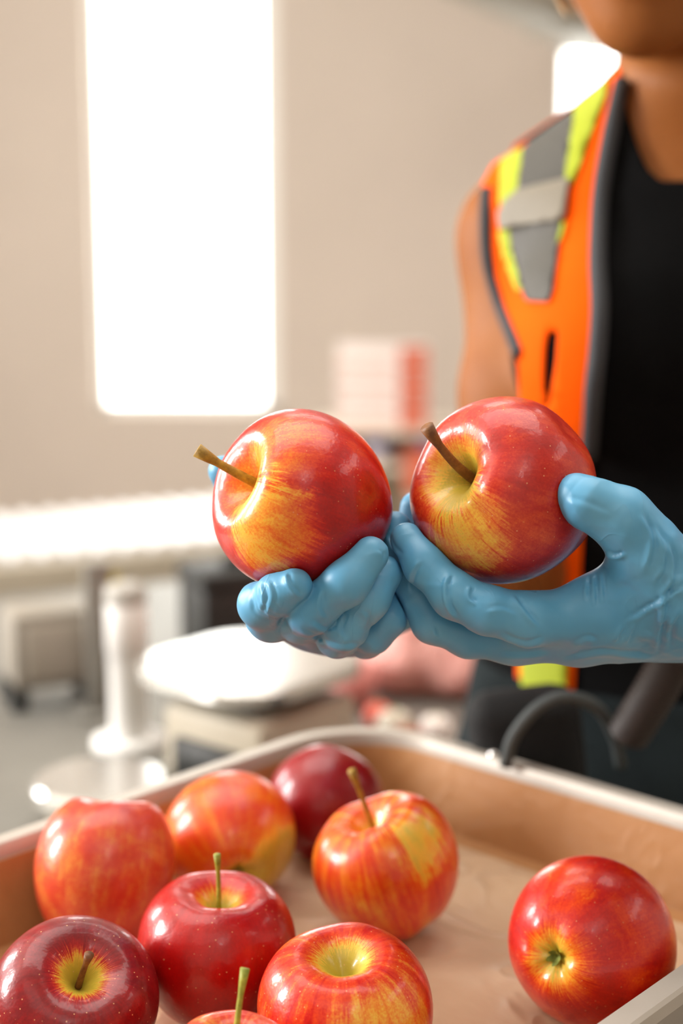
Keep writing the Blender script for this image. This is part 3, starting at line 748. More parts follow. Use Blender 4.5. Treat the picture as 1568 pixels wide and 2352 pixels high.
# vest
M_or = pmat('fluorescent_orange_mesh', '#ff5c00', .8, var=.04, vscale=40, bump=.35, bscale=420, Specular_IOR_Level=.08); M_lime = pmat('fluorescent_lime_tape', '#a6b30c', .7, bump=.2, bscale=300)
M_ref = pmat('grey_reflective_tape', '#48453e', .6, .0, var=.08, vscale=60, bump=.15, bscale=400); M_ref2 = pmat('pale_reflective_tape', '#807868', .55, .0, bump=.15, bscale=400)
M_bind = pmat('dark_grey_binding', '#34363a', .75, bump=.2, bscale=300)
V_PANEL = [(1460, 60), (1430, 150), (1396, 300), (1380, 400), (1370, 560), (1374, 700), (1362, 860), (1348, 1060), (1335, 1300), (1318, 1590), (1188, 1600), (1192, 1200), (1200, 960), (1194, 830), (1145, 700), (1114, 560), (1110, 425), (1135, 380), (1230, 318), (1330, 250), (1400, 180), (1440, 60)]
SLIT = [(1262, 755), (1272, 745), (1284, 765), (1280, 830), (1262, 940), (1250, 950), (1250, 880), (1253, 800)]
def on_front(V): return PY0 + .03 + (V[:, 0] - PX0) * sa - V[:, 1]
def vest_piece(name, poly, off, mat, hole=None, parent=None, both=False, back=None, thick=.0016, split=False):
    v, f = offset_surface(sd_torso, off, TLO, THI)
    out = []; res = []
    for side in ((0, 1) if both else (0,)):
        vv = mirror_x(v) if side else v
        px, rw = proj(vv); fld = poly_sd(px, rw, poly) * 3.2e-4
        if hole is not None: fld = np.minimum(fld, -poly_sd(px, rw, hole) * 3.2e-4)
        fld = np.minimum(fld, on_front(vv)) if not side else np.minimum(fld, on_front(vv))
        if back is not None:
            fld = np.maximum(fld, back(toB(vv))) if side == 0 else fld
        V2, F2 = clip_tris(v, f, fld)
        if split:
            V2, F2 = largest(V2, F2)
            o = solid(mesh_obj(name, V2, F2, mat, parent), thick); res.append(o); continue
        n0 = len(out[0]) if out else 0
        if out: out = [out[0] + V2, out[1] + [tuple(i + n0 for i in q) for q in F2]]
        else: out = [V2, F2]
    if split: return res
    o = mesh_obj(name, out[0], out[1], mat, parent); return solid(o, thick)
def vest_back(q):
    x, y, z = q[:, 0], q[:, 1], q[:, 2]
    return np.minimum(np.minimum(y - .0, z - .98), np.minimum(np.where(np.abs(x) < .07, 1.40, 1.44) - z, .150 - np.abs(x) + np.clip(1.22 - z, 0, 1) * 1.2))
vest = vest_piece('safety_vest', V_PANEL, .0075, M_or, SLIT, person, both=True, back=vest_back)
def tape(name, poly, mat, off=.0098): return vest_piece(name, poly, off, mat, None, vest, both=True, split=True)
tape('lime_tape', [(1322, 240), (1398, 180), (1392, 222), (1350, 330), (1318, 424), (1296, 424), (1305, 360)], M_lime)
tape('lime_tape', [(1152, 372), (1204, 338), (1188, 470), (1148, 474)], M_lime)
tape('lime_tape', [(1144, 522), (1172, 518), (1180, 590), (1212, 694), (1200, 692), (1160, 600)], M_lime)
tape('lime_tape', [(1288, 504), (1302, 500), (1282, 600), (1272, 690), (1264, 690)], M_lime)
tape('reflective_tape', [(1204, 336), (1324, 250), (1300, 415), (1188, 440)], M_ref)
tape('reflective_tape', [(1166, 520), (1292, 500), (1266, 694), (1208, 692)], M_ref)
tape('pale_reflective_band', [(1160, 462), (1190, 436), (1308, 408), (1296, 506), (1180, 520), (1146, 530), (1144, 490)], M_ref2, .0116)
tape('lime_tape', [(1196, 1480), (1306, 1480), (1300, 1592), (1200, 1586)], M_lime)
def on_body(px, row, off):
    "first hit of the view ray with an offset of the torso"
    v = ray(px, row); v = v / np.linalg.norm(v); s = .70
    for _ in range(60):
        p = CAM + v * s; dd = float(sd_torso(p[None])[0]) - off
        if dd < 2e-4: return p
        s += max(dd * .6, 2e-4)
        if s > 1.6: return None
    return p
def binding(pts, r=.0042):
    P = [on_body(x, y, .009) for x, y in pts]; P = [p for p in P if p is not None]
    if len(P) > 2: tube('binding', spline(P, 40), r, M_bind, vest, 8)
binding([(1118, 436), (1116, 500), (1120, 590), (1136, 660), (1156, 720), (1178, 775), (1194, 815)], .0052)
binding([(1428, 190), (1404, 300), (1386, 400), (1377, 480), (1373, 600), (1377, 700), (1372, 800), (1362, 900), (1352, 1050)], .0062)

# belt pouch, hose and cable at the hip
M_pouch = pmat('black_nylon', '#08090a', .85, bump=.3, bscale=260); M_cord = pmat('grey_cable_rubber', '#414747', .7); M_hose = pmat('brown_black_hose', '#2c2522', .6)
pc = W(1225, 1790, .93)
bm = bmesh.new(); add_box(bm, tuple(pc + np.array([0, .02, -.005])), (.075, .045, .12), Matrix.Rotation(-.12, 4, 'Y'))
bag = bm_obj('hip_pouch', bm, M_pouch, None, bevel=.016, seg=3); attach(bag, person)
loop = spline([W(1160, 1760, .90), W(1180, 1690, .895), W(1235, 1625, .89), (W(1300, 1600, .89)), W(1370, 1625, .895), W(1410, 1690, .91), W(1425, 1760, .92)], 30)
tube('cable', loop, .0042, M_cord, person, 8)
hp = spline([W(1550, 1500, .86), W(1520, 1560, .865), W(1485, 1620, .875), W(1440, 1690, .89)], 60)
tube('ribbed_hose', hp, [.0125 + .0012 * math.sin(i * 1.57) for i in range(60)], M_hose, person, 12)

# ------------------------------------------------------------------ gloves
t = NT('blue_nitrile'); oc = t.n('ShaderNodeTexCoord').outputs['Object']
f1 = t.noise(oc, 30, 3, .5)
t.put(t.b.inputs['Base Color'], t.ramp(f1, [(.3, '#519bc6'), (.7, '#66acd2')]))
t.b.inputs['Roughness'].default_value = .40; t.b.inputs['Subsurface Weight'].default_value = .10; t.b.inputs['Subsurface Radius'].default_value = (.002, .004, .006)
def crease(scale, vec, pw):
    n_ = t.n('ShaderNodeTexNoise', {'Vector': vec, 'Scale': scale, 'Detail': 1.5, 'Roughness': .4, 'Distortion': .9}).outputs[0]
    return t.math('POWER', t.math('SUBTRACT', 1.0, t.math('MULTIPLY', t.math('ABSOLUTE', t.math('SUBTRACT', n_, .5)), 2.0)), pw)
msk = t.remap(t.noise(oc, 20, 2, .5), .50, .66)
v1 = t.vmath('MULTIPLY', oc, (1.0, .8, .45)).outputs[0]
hgt = t.math('MULTIPLY', t.math('MULTIPLY', crease(70, v1, 20), msk), .8)
t.bump(t.math('ADD', hgt, t.math('MULTIPLY', t.noise(oc, 600, 2, .5), .04)), .28, .0010); M_glove = t.m
def ap_sdf(key):
    o, c, R, rot = APPLE_OBJ[key]; Rm = np.array(rot)
    co = np.empty(len(o.data.vertices) * 3, np.float32); o.data.vertices.foreach_get('co', co); co = co.reshape(-1, 3).astype(float)
    dirs = co / (np.linalg.norm(co, axis=1)[:, None] + 1e-9); rad = np.linalg.norm(co, axis=1)
    # radius table over polar and longitude
    NPH, NTH = 46, 60; tab = np.zeros((NPH, NTH)); pt = apple_shape(R, sum(map(ord, key)), **APK[key])[3]
    for i in range(NPH):
        for k in range(NTH):
            p = pt(math.pi * i / (NPH - 1), 2 * math.pi * k / NTH); tab[i, k] = np.linalg.norm(p)
    def fn(P):
        q = (P - c) @ Rm; r = np.linalg.norm(q, axis=1) + 1e-9
        ph = np.arccos(np.clip(q[:, 2] / r, -1, 1)) / math.pi * (NPH - 1); th = (np.arctan2(q[:, 1], q[:, 0]) / (2 * math.pi) % 1) * NTH
        i = np.minimum(ph.astype(int), NPH - 2); fi = ph - i; k = th.astype(int) % NTH; fk = th - np.floor(th); k2 = (k + 1) % NTH
        rr = (tab[i, k] * (1 - fk) + tab[i, k2] * fk) * (1 - fi) + (tab[i + 1, k] * (1 - fk) + tab[i + 1, k2] * fk) * fi
        return (r - rr) * .9
    return fn
def J(*a): return np.array(W(*a))
def finger(P, js, k=.005):
    pts = [J(*j[:3]) for j in js]; rad = [j[3] * j[2] / FPX for j in js]
    return chain(P, pts, rad, k)
# nearer hand (picture right): radii in photo pixels
L_IDX = [(1215, 1422, .625, 56), (1120, 1402, .622, 53), (1044, 1368, .626, 51), (975, 1296, .634, 46), (934, 1238, .642, 38)]
L_MID = [(1180, 1470, .648, 50), (1075, 1462, .648, 46), (993, 1430, .648, 45), (918, 1290, .655, 42), (908, 1210, .662, 36)]
L_RNG = [(1180, 1468, .672, 48), (1000, 1400, .680, 44), (945, 1260, .690, 42), (955, 1166, .690, 37)]
L_PNK = [(1190, 1440, .695, 44), (1040, 1370, .706, 40), (1000, 1280, .712, 38), (1000, 1200, .712, 33)]
L_THB = [(1535, 1345, .628, 82), (1484, 1258, .618, 73), (1425, 1190, .614, 67), (1345, 1152, .611, 52), (1316, 1130, .6125, 38)]
JW = [(1225, 1420), (1135, 1400)]
def left_hand(P):
    palm = finger(P, [(1215, 1424, .628, 56), (1400, 1405, .635, 74), (1580, 1390, .645, 90), (1720, 1380, .668, 118)], .012)
    palm = smin(palm, finger(P, [(1180, 1470, .648, 50), (1330, 1462, .648, 66), (1560, 1425, .655, 90)]), .012)
    palm = smin(palm, finger(P, [(1185, 1466, .672, 48), (1360, 1448, .672, 66), (1580, 1415, .668, 88)]), .012)
    palm = smin(palm, finger(P, [(1195, 1440, .694, 44), (1380, 1430, .690, 60), (1600, 1410, .676, 88)]), .012)
    th = finger(P, L_THB, .008)
    palm = smin(palm, finger(P, [(1535, 1345, .628, 84), (1600, 1380, .640, 100)]), .014)
    palm = smin(palm, finger(P, [(1440, 1340, .632, 38), (1370, 1390, .632, 40)]), .016)
    d = smin(palm, th, .014)
    for f in (L_IDX, L_MID, L_RNG, L_PNK): 
        fd = finger(P, f); base = J(*f[0][:3]); wgt = np.exp(-(np.linalg.norm(P - base, axis=1) / .024) ** 2)
        d = np.minimum(smin(d, fd, .0015), smin(d, fd, .010) * wgt + smin(d, fd, .0015) * (1 - wgt))
    return d
# farther hand (picture left)
R_IDX = [(690, 1425, .684, 50), (622, 1418, .655, 54), (600, 1390, .638, 50), (640, 1364, .625, 46), (676, 1344, .619, 40)]
R_MID = [(742, 1440, .686, 50), (690, 1425, .648, 50), (712, 1404, .630, 51), (795, 1338, .621, 49), (850, 1274, .623, 42)]
R_RNG = [(795, 1448, .690, 48), (775, 1462, .655, 46), (790, 1445, .640, 46), (848, 1376, .634, 44), (886, 1316, .640, 38)]
R_PNK = [(850, 1440, .695, 44), (840, 1468, .668, 40), (856, 1458, .656, 40), (893, 1420, .652, 38), (908, 1376, .655, 32)]
R_THB = [(800, 1360, .755, 70), (655, 1262, .722, 62), (562, 1150, .704, 52), (514, 1082, .688, 36)]
def right_hand(P):
    palm = finger(P, [(690, 1425, .684, 50), (800, 1370, .745, 66), (905, 1330, .79, 90), (960, 1318, .84, 112)], .012)
    palm = smin(palm, finger(P, [(742, 1440, .686, 50), (890, 1350, .77, 80)]), .012)
    palm = smin(palm, finger(P, [(795, 1448, .690, 48), (900, 1350, .77, 80)]), .012)
    palm = smin(palm, finger(P, [(850, 1436, .695, 46), (905, 1360, .77, 78)]), .012)
    palm = smin(palm, finger(P, R_THB, .010), .014)
    d = palm
    for f in (R_IDX, R_MID, R_RNG, R_PNK):
        fd = finger(P, f); base = J(*f[0][:3]); wgt = np.exp(-(np.linalg.norm(P - base, axis=1) / .022) ** 2)
        d = smin(d, fd, .010) * wgt + smin(d, fd, .0013) * (1 - wgt)
    return d
def folds(P, lst):
    "wrinkle bands: centre pixel+depth, direction pixel+depth, reach, wavelength, height"
    r = np.zeros(len(P)); wob = vnoise(P, 120) * .9 + vnoise(P + 3.3, 260) * .4
    for c, dr, reach, lam, amp in lst:
        C = J(*c); D = J(*dr) - C; D /= np.linalg.norm(D); q = P - C; s = q @ D; e = np.exp(-(np.linalg.norm(q, axis=1) / reach) ** 2)
        wv_ = np.cos(2 * math.pi * s / lam + wob * 2.2); r += amp * e * np.sign(wv_) * np.abs(wv_) ** .8
    return r
def ridged(P, f, amp, seed=0.0):
    n_ = 1 - np.abs(vnoise(P + seed, f)) * 2.2; return amp * np.clip(n_, 0, 1) ** 3
LF = [((1200, 1400, .60), (1260, 1420, .60), .015, .012, .0003), ((1540, 1330, .61), (1500, 1480, .61), .026, .014, .0004), ((1560, 1440, .62), (1500, 1500, .62), .026, .012, .0005)]
RF = [((600, 1390, .62), (640, 1365, .61), .009, .0048, .0002), ((800, 1440, .62), (850, 1380, .62), .014, .010, .0003), ((840, 1470, .64), (900, 1440, .64), .014, .010, .0003)]
def creases(P, n, lines):
    "sharp folds in the latex along traced lines, on the side that faces out of the hand there"
    px, rw = proj(P); Q = np.stack([px, rw], 1); r = np.zeros(len(P)); view = P - CAM; view /= np.linalg.norm(view, axis=1)[:, None]
    face = np.clip(-(n * view).sum(1) * 2.5, 0, 1)
    for pts, wd, amp in lines:
        sp_ = np.array(spline([(a, b, 0) for a, b in pts], 4 * len(pts)))[:, :2]; best = np.full(len(P), 1e9); end = np.zeros(len(P)); sgn = np.ones(len(P))
        for i in range(len(sp_) - 1):
            a, b = sp_[i], sp_[i + 1]; ab = b - a; ap = Q - a; h = np.clip(ap @ ab / (ab @ ab + 1e-9), 0, 1)
            dd = np.linalg.norm(ap - h[:, None] * ab, axis=1); m_ = dd < best; best[m_] = dd[m_]; end[m_] = ((i + h) / (len(sp_) - 1))[m_]; sgn[m_] = np.sign(ab[0] * ap[:, 1] - ab[1] * ap[:, 0])[m_]
        taper = np.clip(np.minimum(end, 1 - end) * 5, 0, 1); x = best * sgn / wd
        r += amp * taper * face * (1.0 * np.exp(-((x - 1.1) / .9) ** 2) - .9 * np.exp(-(x / .6) ** 2))
    return r
LC = [([(1478, 1178), (1500, 1225), (1502, 1270), (1486, 1318)], 9, .0011), ([(1508, 1205), (1530, 1255), (1528, 1310), (1505, 1350)], 9, .0010), ([(1530, 1230), (1552, 1290), (1547, 1340), (1520, 1392)], 9, .0011),
      ([(1432, 1424), (1480, 1395), (1530, 1364), (1575, 1338)], 9, .0012), ([(1537, 1362), (1528, 1420), (1510, 1505)], 9, .0012), ([(1568, 1400), (1545, 1440), (1538, 1490)], 8, .0009),
      ([(1434, 1442), (1416, 1478)], 6, .0007), ([(1462, 1432), (1443, 1482)], 6, .0007), ([(1290, 1512), (1370, 1494), (1440, 1498), (1508, 1506)], 8, .0009), ([(1310, 1480), (1345, 1462), (1372, 1468)], 8, .0006),
      ([(1353, 1322), (1350, 1385)], 6, .0006), ([(1369, 1316), (1371, 1394)], 6, .0007), ([(1386, 1312), (1390, 1386)], 6, .0006), ([(1392, 1262), (1412, 1272), (1436, 1266)], 6, .0011), ([(1302, 1140), (1345, 1152), (1405, 1176)], 11, .0005),
      ([(1041, 1318), (1030, 1348), (1034, 1386), (1054, 1421)], 7, .0012), ([(1087, 1346), (1081, 1370), (1097, 1384)], 6, .0010), ([(971, 1290), (951, 1322), (947, 1363)], 7, .0008), ([(1180, 1362), (1210, 1401), (1244, 1440)], 8, .0010),
      ([(894, 1226), (905, 1253), (926, 1276)], 7, .0007), ([(1146, 1450), (1205, 1474), (1250, 1462)], 9, .0008), ([(1110, 1400), (1150, 1392), (1190, 1408)], 8, .0005), ([(1000, 1438), (1008, 1462)], 6, .0007), ([(1140, 1498), (1200, 1500), (1260, 1494)], 8, .0007)]
RC = [([(622, 1330), (632, 1365), (624, 1412)], 7, .0006), ([(604, 1336), (612, 1368), (604, 1412)], 7, .0006), ([(586, 1346), (581, 1372), (584, 1404)], 7, .0005), ([(663, 1314), (669, 1340), (692, 1368)], 6, .0009),
      ([(748, 1354), (740, 1394), (752, 1420)], 8, .0008), ([(716, 1422), (745, 1440), (775, 1436)], 8, .0007), ([(800, 1404), (786, 1440), (792, 1462)], 7, .0008), ([(836, 1398), (848, 1420), (842, 1446)], 7, .0008), ([(868, 1262), (878, 1270), (880, 1284)], 5, .0006), ([(690, 1440), (760, 1476), (840, 1480)], 8, .0007)]
def build_glove(name, fn, key, lo, hi, fl, label):
    asd = ap_sdf(key)
    g = (lambda P: smax(fn(P), -(asd(P) - .0004), .0010)) if key == 'B' else (lambda P: smax(smax(fn(P), -(asd(P) - .0004), .0010), -(left_hand(P) - .0008), .0010))
    v, q = nets(g, lo, hi, .0017, B=8, margin=1.7)
    v = project(g, v, 2); v, q = subdivide(v, q); v = project(g, v, 1)
    n = grad(g, v); keep = np.clip((asd(v) - .0008) / .004, 0, 1)
    dsp = folds(v, fl) + ridged(v * np.array([1, 1.0, 1.6]), 42, .0003, 1.7) + vnoise(v, 30) * .0003
    dsp = dsp + creases(v, n, LC if key == 'B' else RC)
    v = v + n * (dsp * keep)[:, None]
    o = mesh_obj(name, v, q, M_glove, person); setp(o, label); return o
build_glove('glove', left_hand, 'B', np.array([.005, .555, 1.02]), np.array([.245, .735, 1.245]), LF, 'blue glove of the nearer hand with thumb over the apple')
build_glove('glove', right_hand, 'A', np.array([-.075, .555, 1.03]), np.array([.075, .885, 1.25]), RF, 'blue glove of the farther hand with bent fingers under the apple')

# ================================================================== BACKGROUND BENCH AND EQUIPMENT
M_white = pmat('white_enamel', '#eceae6', .35); M_dark = pmat('dark_plastic', '#20211f', .5, var=.2, vscale=20); M_beige = pmat('beige_powder_coat', '#b5ab98', .5, var=.06, vscale=6)
M_yel = pmat('yellow_sticker', '#d8c022', .6); M_alu = pmat('satin_aluminium', '#dddbd6', .22, .75, var=.05, vscale=12)
BZ = .78
bt = empty('steel_bench', (-.50, 1.65, 0), math.radians(24)); setp(bt, 'long steel bench behind the tray carrying the scales', 'bench')
M_bench = pmat('dull_steel', '#8c8982', .52, .6, var=.18, vscale=4, bump=.1, bscale=60)
box('bench_top', (0, 0, BZ - .02), (1.8, 1.0, .04), M_bench, bt, bevel=.004)
for sx in (-1, 1):
    for sy in (-1, 1): cyl('leg', (sx * .82, sy * .42, 0), (sx * .82, sy * .42, BZ - .04), .022, M_bench, bt)
box('under_shelf', (0, 0, .22), (1.65, .88, .02), M_bench, bt, bevel=.003)
M_keys = pmat('reddish_keypad', '#b98a78', .5)
def scale(corners_px, z, label, hbody):
    C = np.array([onz(x, y, z) for x, y in corners_px]); c = C.mean(0)
    e = (C[2] - C[0]); yaw = math.atan2(e[1], e[0]) + math.pi / 4; s1 = s2 = np.linalg.norm(e) / 2 ** .5 / 2 * 1.08
    r = empty('weighing_scale', (c[0], c[1], BZ), yaw); setp(r, label, 'scale')
    h = z - BZ
    rr_sweep('platter', s2 - .03, s1 - .03, .03, [(.02, h - .016), (.03, h - .014), (.031, h - .004), (.027, h), (.0, h + .0005)], M_alu, r, fill_first=True, fill_last=True)
    box('housing', (-s2 * .10, -s1 * .25, hbody / 2 + .012), (s2 * 1.5, s1 * 1.35, hbody), M_beige, r, bevel=.010)
    if hbody > .05:
        box('display_panel', (-s2 * .86, -s1 * .25, hbody * .55), (.012, s1 * .9, hbody * .5), M_dark, r, bevel=.002)
        box('keypad', (-s2 * .2, -s1 * .935, hbody * .62), (s2 * .7, .006, hbody * .4), M_keys, r, bevel=.002)
    box('spider', (0, 0, (hbody + .012 + h - .016) / 2), (s2 * 1.1, s1 * 1.1, max(h - .016 - hbody - .012, .004)), M_dark, r)
    for a in (-1, 1):
        for b in (-1, 1): cyl('foot', (a * s2 * .6 - s2 * .1, b * s1 * .5 - s1 * .25, 0), (a * s2 * .6 - s2 * .1, b * s1 * .5 - s1 * .25, .014), .012, M_dark, r, n=12)
    print('scale', c, s1, s2, yaw)
    return r
scale([(262, 1524), (540, 1592), (846, 1508), (628, 1440)], BZ + .13, 'weighing scale with a shining square steel platter, behind the held apples', .085)
scale([(22, 1812), (240, 1868), (420, 1770), (230, 1706)], BZ + .045, 'low weighing scale with a pale platter beside the tray rim', .020)
# white column with a grey cap
pc = onz(298, 1712, BZ + .001)
rc = empty('indicator_column', (pc[0], pc[1], BZ)); setp(rc, 'white column with a grey cap standing on the bench between the scales', 'column')
hh = .178
lathe('base_flange', [(0.001, .0), (.04, .0), (.04, .010), (.022, .014)], M_white, rc)
lathe('post', [(.0205, .01), (.0205, hh * .50), (.021, hh * .51), (.021, hh * .60), (.0225, hh * .61), (.0225, hh * .90), (.020, hh * .92)], M_white, rc)
lathe('cap', [(.022, hh * .90), (.023, hh * .92), (.022, hh), (.014, hh * 1.02), (.0, hh * 1.025)], pmat('grey_cap_plastic', '#aaa69e', .5), rc)
# clear lidded box with produce scraps
def glassy(name, col, f):
    t = NT(name); t.t.nodes.remove(t.b)
    a = t.n('ShaderNodeBsdfTransparent', {0: lin('#f4f2ee')}); b = t.n('ShaderNodeBsdfPrincipled', {'Base Color': lin(col), 'Roughness': .22})
    oc = t.n('ShaderNodeTexCoord').outputs['Object']
    bp = t.n('ShaderNodeBump', {'Height': t.noise(oc, 38, 3, .6, .8), 'Strength': .8, 'Distance': .01}); t.put(b.inputs['Normal'], bp.outputs[0])
    t.put(t.out.inputs[0], t.n('ShaderNodeMixShader', {0: f, 1: a.outputs[0], 2: b.outputs[0]}).outputs[0]); return t.m
M_clam = glassy('clear_box_plastic', '#b9b29a', .62); M_bagfilm = glassy('pink_tinted_film', '#f5b8ad', .78)
# bagged apples
q = onz(1085, 1660, BZ); BAGC = np.array([q[0] + .0, q[1] + .165, BZ])
M_far = apple_mat('apple_skin_bagged', 15.2, bias=.18, streak=.3, patch=.3, cav=.4, dots=0)
far_v, far_f, far_at, _ = apple_shape(.036, 77)
far_me = None
def far_apple(c, rot, label, group):
    global far_me
    if far_me is None:
        o = mesh_obj('apple', far_v, far_f, M_far); far_me = o.data
        a = far_me.attributes.new('ap', 'FLOAT_VECTOR', 'POINT'); a.data.foreach_set('vector', np.array(far_at, np.float32).ravel())
    else:
        o = bpy.data.objects.new('apple', far_me); COL.objects.link(o)
    o.location = c; o.rotation_euler = rot; setp(o, label, 'apple', group); return o
rnd = random.Random(5)
BAGP = [(-.078, -.04, .038), (.0, -.055, .038), (.078, -.04, .038), (-.04, .03, .038), (.04, .03, .038), (-.045, -.03, .104), (.035, -.035, .104), (.0, .03, .100), (.0, -.015, .165)]
for p in BAGP:
    far_apple(BAGC + np.array(p), (rnd.uniform(0, 6), rnd.uniform(0, 6), rnd.uniform(0, 6)), 'red apple inside the pink plastic bag behind the gloves', 'apples in the plastic bag')
def sd_bag(P):
    q = P - BAGC; d = None
    for p in BAGP:
        e = np.linalg.norm(q - np.array(p), axis=1) - .046; d = e if d is None else smin(d, e, .05)
    d = smin(d, capsule(q, (0, -.01, .20), (.02, 0, .235), .028, .012), .05)
    return np.maximum(d + vnoise(P, 40) * .004, .001 - q[:, 2])
bv, bq = nets(sd_bag, BAGC - [.18, .16, .01], BAGC + [.18, .16, .27], .007)
bagr = mesh_obj('produce_bag', bv, bq, M_bagfilm); setp(bagr, 'pink tinted plastic bag full of red apples on the bench', 'bag')
M_green = pmat('green_print', '#6f9a3c', .6); M_lab = pmat('white_label', '#f0ece6', .5)
rv = ray(1035, 1640); rv = rv / np.linalg.norm(rv); sdist = 1.0
while sd_bag((CAM + rv * sdist)[None])[0] > .004 and sdist < 2.2: sdist += .002
lb = CAM + rv * sdist
for nm, dx, dz, sx, sz, mt in (('label', 0, -.012, .05, .030, M_lab), ('label_stripe', 0, .012, .05, .016, M_green)):
    b_ = box(nm, tuple(lb + np.array([dx, 0, dz])), (sx, .002, sz), mt, None, rot=Matrix.Rotation(-.35, 4, 'X')); attach(b_, bagr)
# loose small produce between the scale and the bag
for px, rw, r_, colr, lab in ((800, 1560, .034, '#d98f88', 'pink small apple lying loose beside the scale platter'), (868, 1640, .016, '#d9604c', 'small red cherry tomato on the bench in front of the bag'),
                              (1000, 1672, .018, '#efe9e2', 'small white mushroom in front of the bag'), (905, 1664, .020, '#c9c2b0', 'pale grey mushroom between the tomato and the white mushroom'), (940, 1700, .018, '#a5563c', 'brown-red plum on the bench close to the tray corner')):
    c = onz(px, rw, BZ + r_); v, f, at, pt = apple_shape(r_, 3 + px, cavd=.3)
    o = mesh_obj('produce_fruit', v, f, pmat('fruit_skin_%s' % colr[1:], colr, .3, var=.1, vscale=40)); o.location = c + np.array([0, 0, -r_ * .12]); setp(o, lab, 'produce')
    tb, fb = tube_geo([(0, 0, r_ * .5), (0, 0, r_ * .8), (r_ * .1, 0, r_ * 1.05)], [r_ * .08] * 3, 6); s_ = mesh_obj('stem', tb, fb, M_stemG); s_.parent = o

# conveyor along the far side
A0, A1 = np.array(onz(-60, 1312, .74)), np.array(onz(700, 1243, .74)); dr = A1 - A0; LN = np.linalg.norm(dr) + .7
cv = empty('roller_conveyor', (*(A0 - dr / np.linalg.norm(dr) * .6)[:2], 0), math.atan2(dr[1], dr[0])); setp(cv, 'pale roller conveyor with beige side rail in front of the window wall', 'conveyor')
CW = .52; cz = .74
box('side_rail', (LN / 2, .015, cz - .065), (LN, .03, .13), M_beige, cv, bevel=.004)
box('side_rail', (LN / 2, CW, cz - .065), (LN, .03, .13), M_beige, cv, bevel=.004)
M_roll = pmat('white_roller_steel', '#f0efee', .28, .25)
nr = int(LN / .055); rm = None
for i in range(nr):
    x = .04 + i * .055
    if rm is None:
        o = cyl('roller', (x, .03, cz - .005), (x, CW - .015, cz - .005), .024, M_roll, cv, n=14); rm = o; x_0 = x
    else:
        o = rm.copy(); COL.objects.link(o); o.location.x = x - x_0
for x in (.25, LN / 2, LN - .25):
    for y in (.03, CW - .02): box('leg', (x, y, (cz - .11) / 2), (.05, .04, cz - .11), M_beige, cv, bevel=.004)
    box('cross_brace', (x, CW / 2, .3), (.04, CW - .05, .04), M_beige, cv)
sy = Vector(ony(226, 1348, A0[1] + .35)); inv = world_of(cv).inverted()
t_ = (224 - -60) / (700 + 60)
tl = inv @ Vector(A0 + dr * t_); box('sticker', (tl.x, -.0012, cz - .055), (.045, .002, .045), M_yel, cv)
# dark box and beige control box on the bench
q = onz(560, 1500, BZ); du = empty('tool_box', (q[0], q[1] + .05, BZ), .45); setp(du, 'dark tool box at the back of the bench, behind the shining platter', 'box')
box('box_body', (0, 0, .045), (.16, .10, .09), M_dark, du, bevel=.006); box('lid', (0, 0, .102), (.166, .106, .022), M_dark, du, bevel=.005); box('handle', (0, 0, .120), (.07, .014, .012), M_dark, du, bevel=.003)
M_boxg = pmat('grey_box_paint', '#8f877b', .55, var=.06, vscale=8)
q = onz(95, 1640, BZ); cb = empty('control_box', (q[0], q[1] + .06, BZ), .42); setp(cb, 'beige control box with dark feet at the left end of the bench', 'box')
box('box_body', (0, 0, .070), (.10, .08, .09), M_boxg, cb, bevel=.006); box('front_plate', (0, -.042, .070), (.075, .006, .065), pmat('plate_grey', '#a69d90', .5), cb, bevel=.002)
for s_x in (-.045, .045): cyl('foot', (s_x, -.03, 0), (s_x, -.03, .026), .012, M_dark, cb, n=12); cyl('foot', (s_x, .03, 0), (s_x, .03, .026), .012, M_dark, cb, n=12)
q = onz(232, 1640, BZ); ub = empty('upright_bracket', (q[0], q[1], BZ), .4); setp(ub, 'grey upright bracket on the bench just left of the white column', 'bracket')
box('bracket_plate', (0, 0, .09), (.030, .012, .18), M_bench, ub, bevel=.002); box('bracket_foot', (0, 0, .004), (.06, .05, .008), M_bench, ub, bevel=.002)
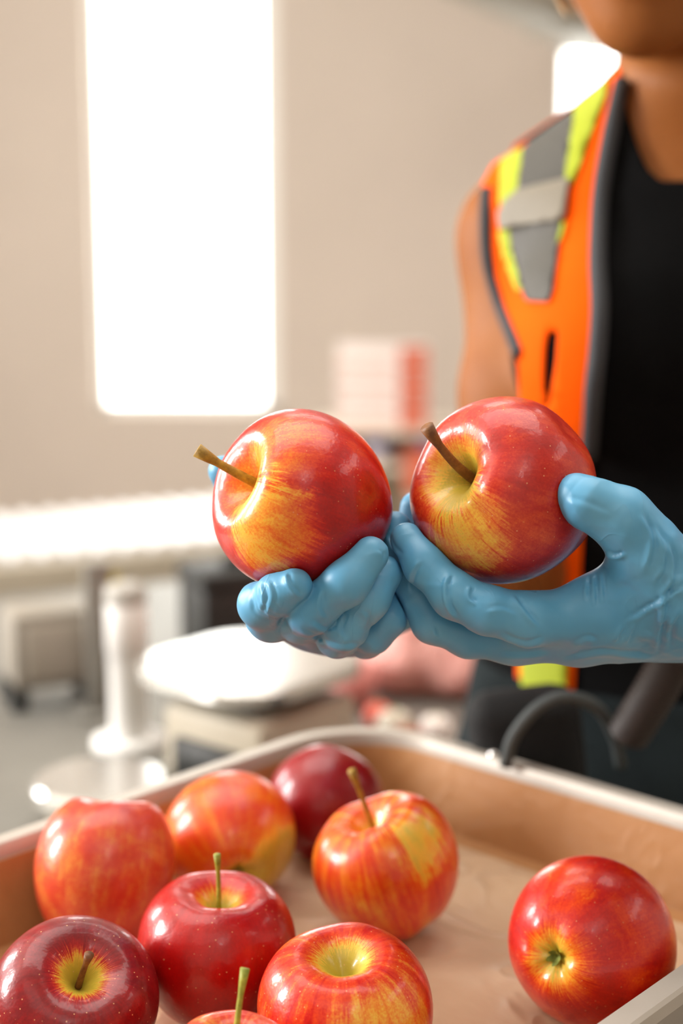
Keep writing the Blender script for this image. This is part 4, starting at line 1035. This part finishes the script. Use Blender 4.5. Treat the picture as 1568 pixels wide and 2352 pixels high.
# stack of cartons on the far bench
M_ct = pmat('white_carton', '#f0e2dc', .7); M_cr = pmat('red_carton_print', '#d0694c', .7); M_cp = pmat('pink_carton_print', '#dbb3a2', .7)
yb = 5.2
a = ony(775, 985, yb); b = ony(985, 795, yb); zb = a[2]
fb = empty('far_bench', ((a[0] + b[0]) / 2 + .05, yb + .2, 0)); setp(fb, 'cream cabinet shelf below the stacked cartons by the far wall', 'cabinet')
M_cab = pmat('cream_cabinet', '#dccfbd', .6)
box('shelf_board', (0, 0, zb - .0125), (.62, .44, .025), M_cab, fb, bevel=.003)
for s in (-1, 1): box('side_panel', (s * .30, 0, (zb - .025) / 2), (.02, .44, zb - .025), M_cab, fb)
box('back_panel', (0, .21, (zb - .025) / 2), (.58, .015, zb - .025), M_cab, fb)
zs = ony(900, 1068, yb)[2]; box('lower_shelf', (0, 0, zs - .0125), (.58, .41, .025), M_cab, fb)
nb = 4; hb = (b[2] - a[2]) / nb; wd = b[0] - a[0]
names = ['bottom', 'second from the bottom', 'third from the bottom', 'topmost']
for k in range(nb):
    r = empty('carton', ((a[0] + b[0]) / 2, yb + .13, zb + k * hb)); setp(r, 'white carton with red end block, %s in the stack of four' % names[k], 'carton', 'cartons stacked by the far wall')
    box('carton_body', (0, 0, hb * .48), (wd, .22, hb * .95), M_ct, r, bevel=.003)
    box('red_print', (wd * .335, -.111, hb * .48), (wd * .30, .002, hb * .88), M_cr, r); box('pink_print', (-wd * .2, -.111, hb * .14), (wd * .58, .002, hb * .26), M_cp, r)
M_blue = pmat('blue_lid_plastic', '#4a5a94', .5)
for px, lab in ((865, 'white tub with a blue lid under the pale carton ends'), (992, 'white tub with a blue lid under the red carton ends')):
    c = ony(px, 1066, yb + .08); r = empty('storage_tub', (c[0], yb + .02, zs)); setp(r, lab, 'tub', 'blue lidded tubs')
    lathe('tub_body', [(.0, .001), (.036, .001), (.042, .055), (.0, .056)], M_ct, r); lathe('lid', [(.0, .056), (.045, .056), (.045, .088), (.04, .092), (.0, .093)], M_blue, r)
c = ony(975, 1130, yb - .35); zr = c[2]
r = empty('red_crate', (c[0] + .03, yb - .2, 0)); setp(r, 'red plastic crate on a stand in front of the cream cabinet', 'crate')
rr_sweep('crate_shell', .09, .07, .012, [(-.01, zr - .02), (0, zr - .02), (.008, zr + .12), (.014, zr + .12), (.014, zr + .115), (.004, zr + .115), (-.004, zr - .012)], M_cr, r, fill_first=True, fill_last=True)
box('stand', (0, 0, (zr - .02) / 2), (.14, .11, zr - .02), M_cab, r, bevel=.004)
print('BUILT')
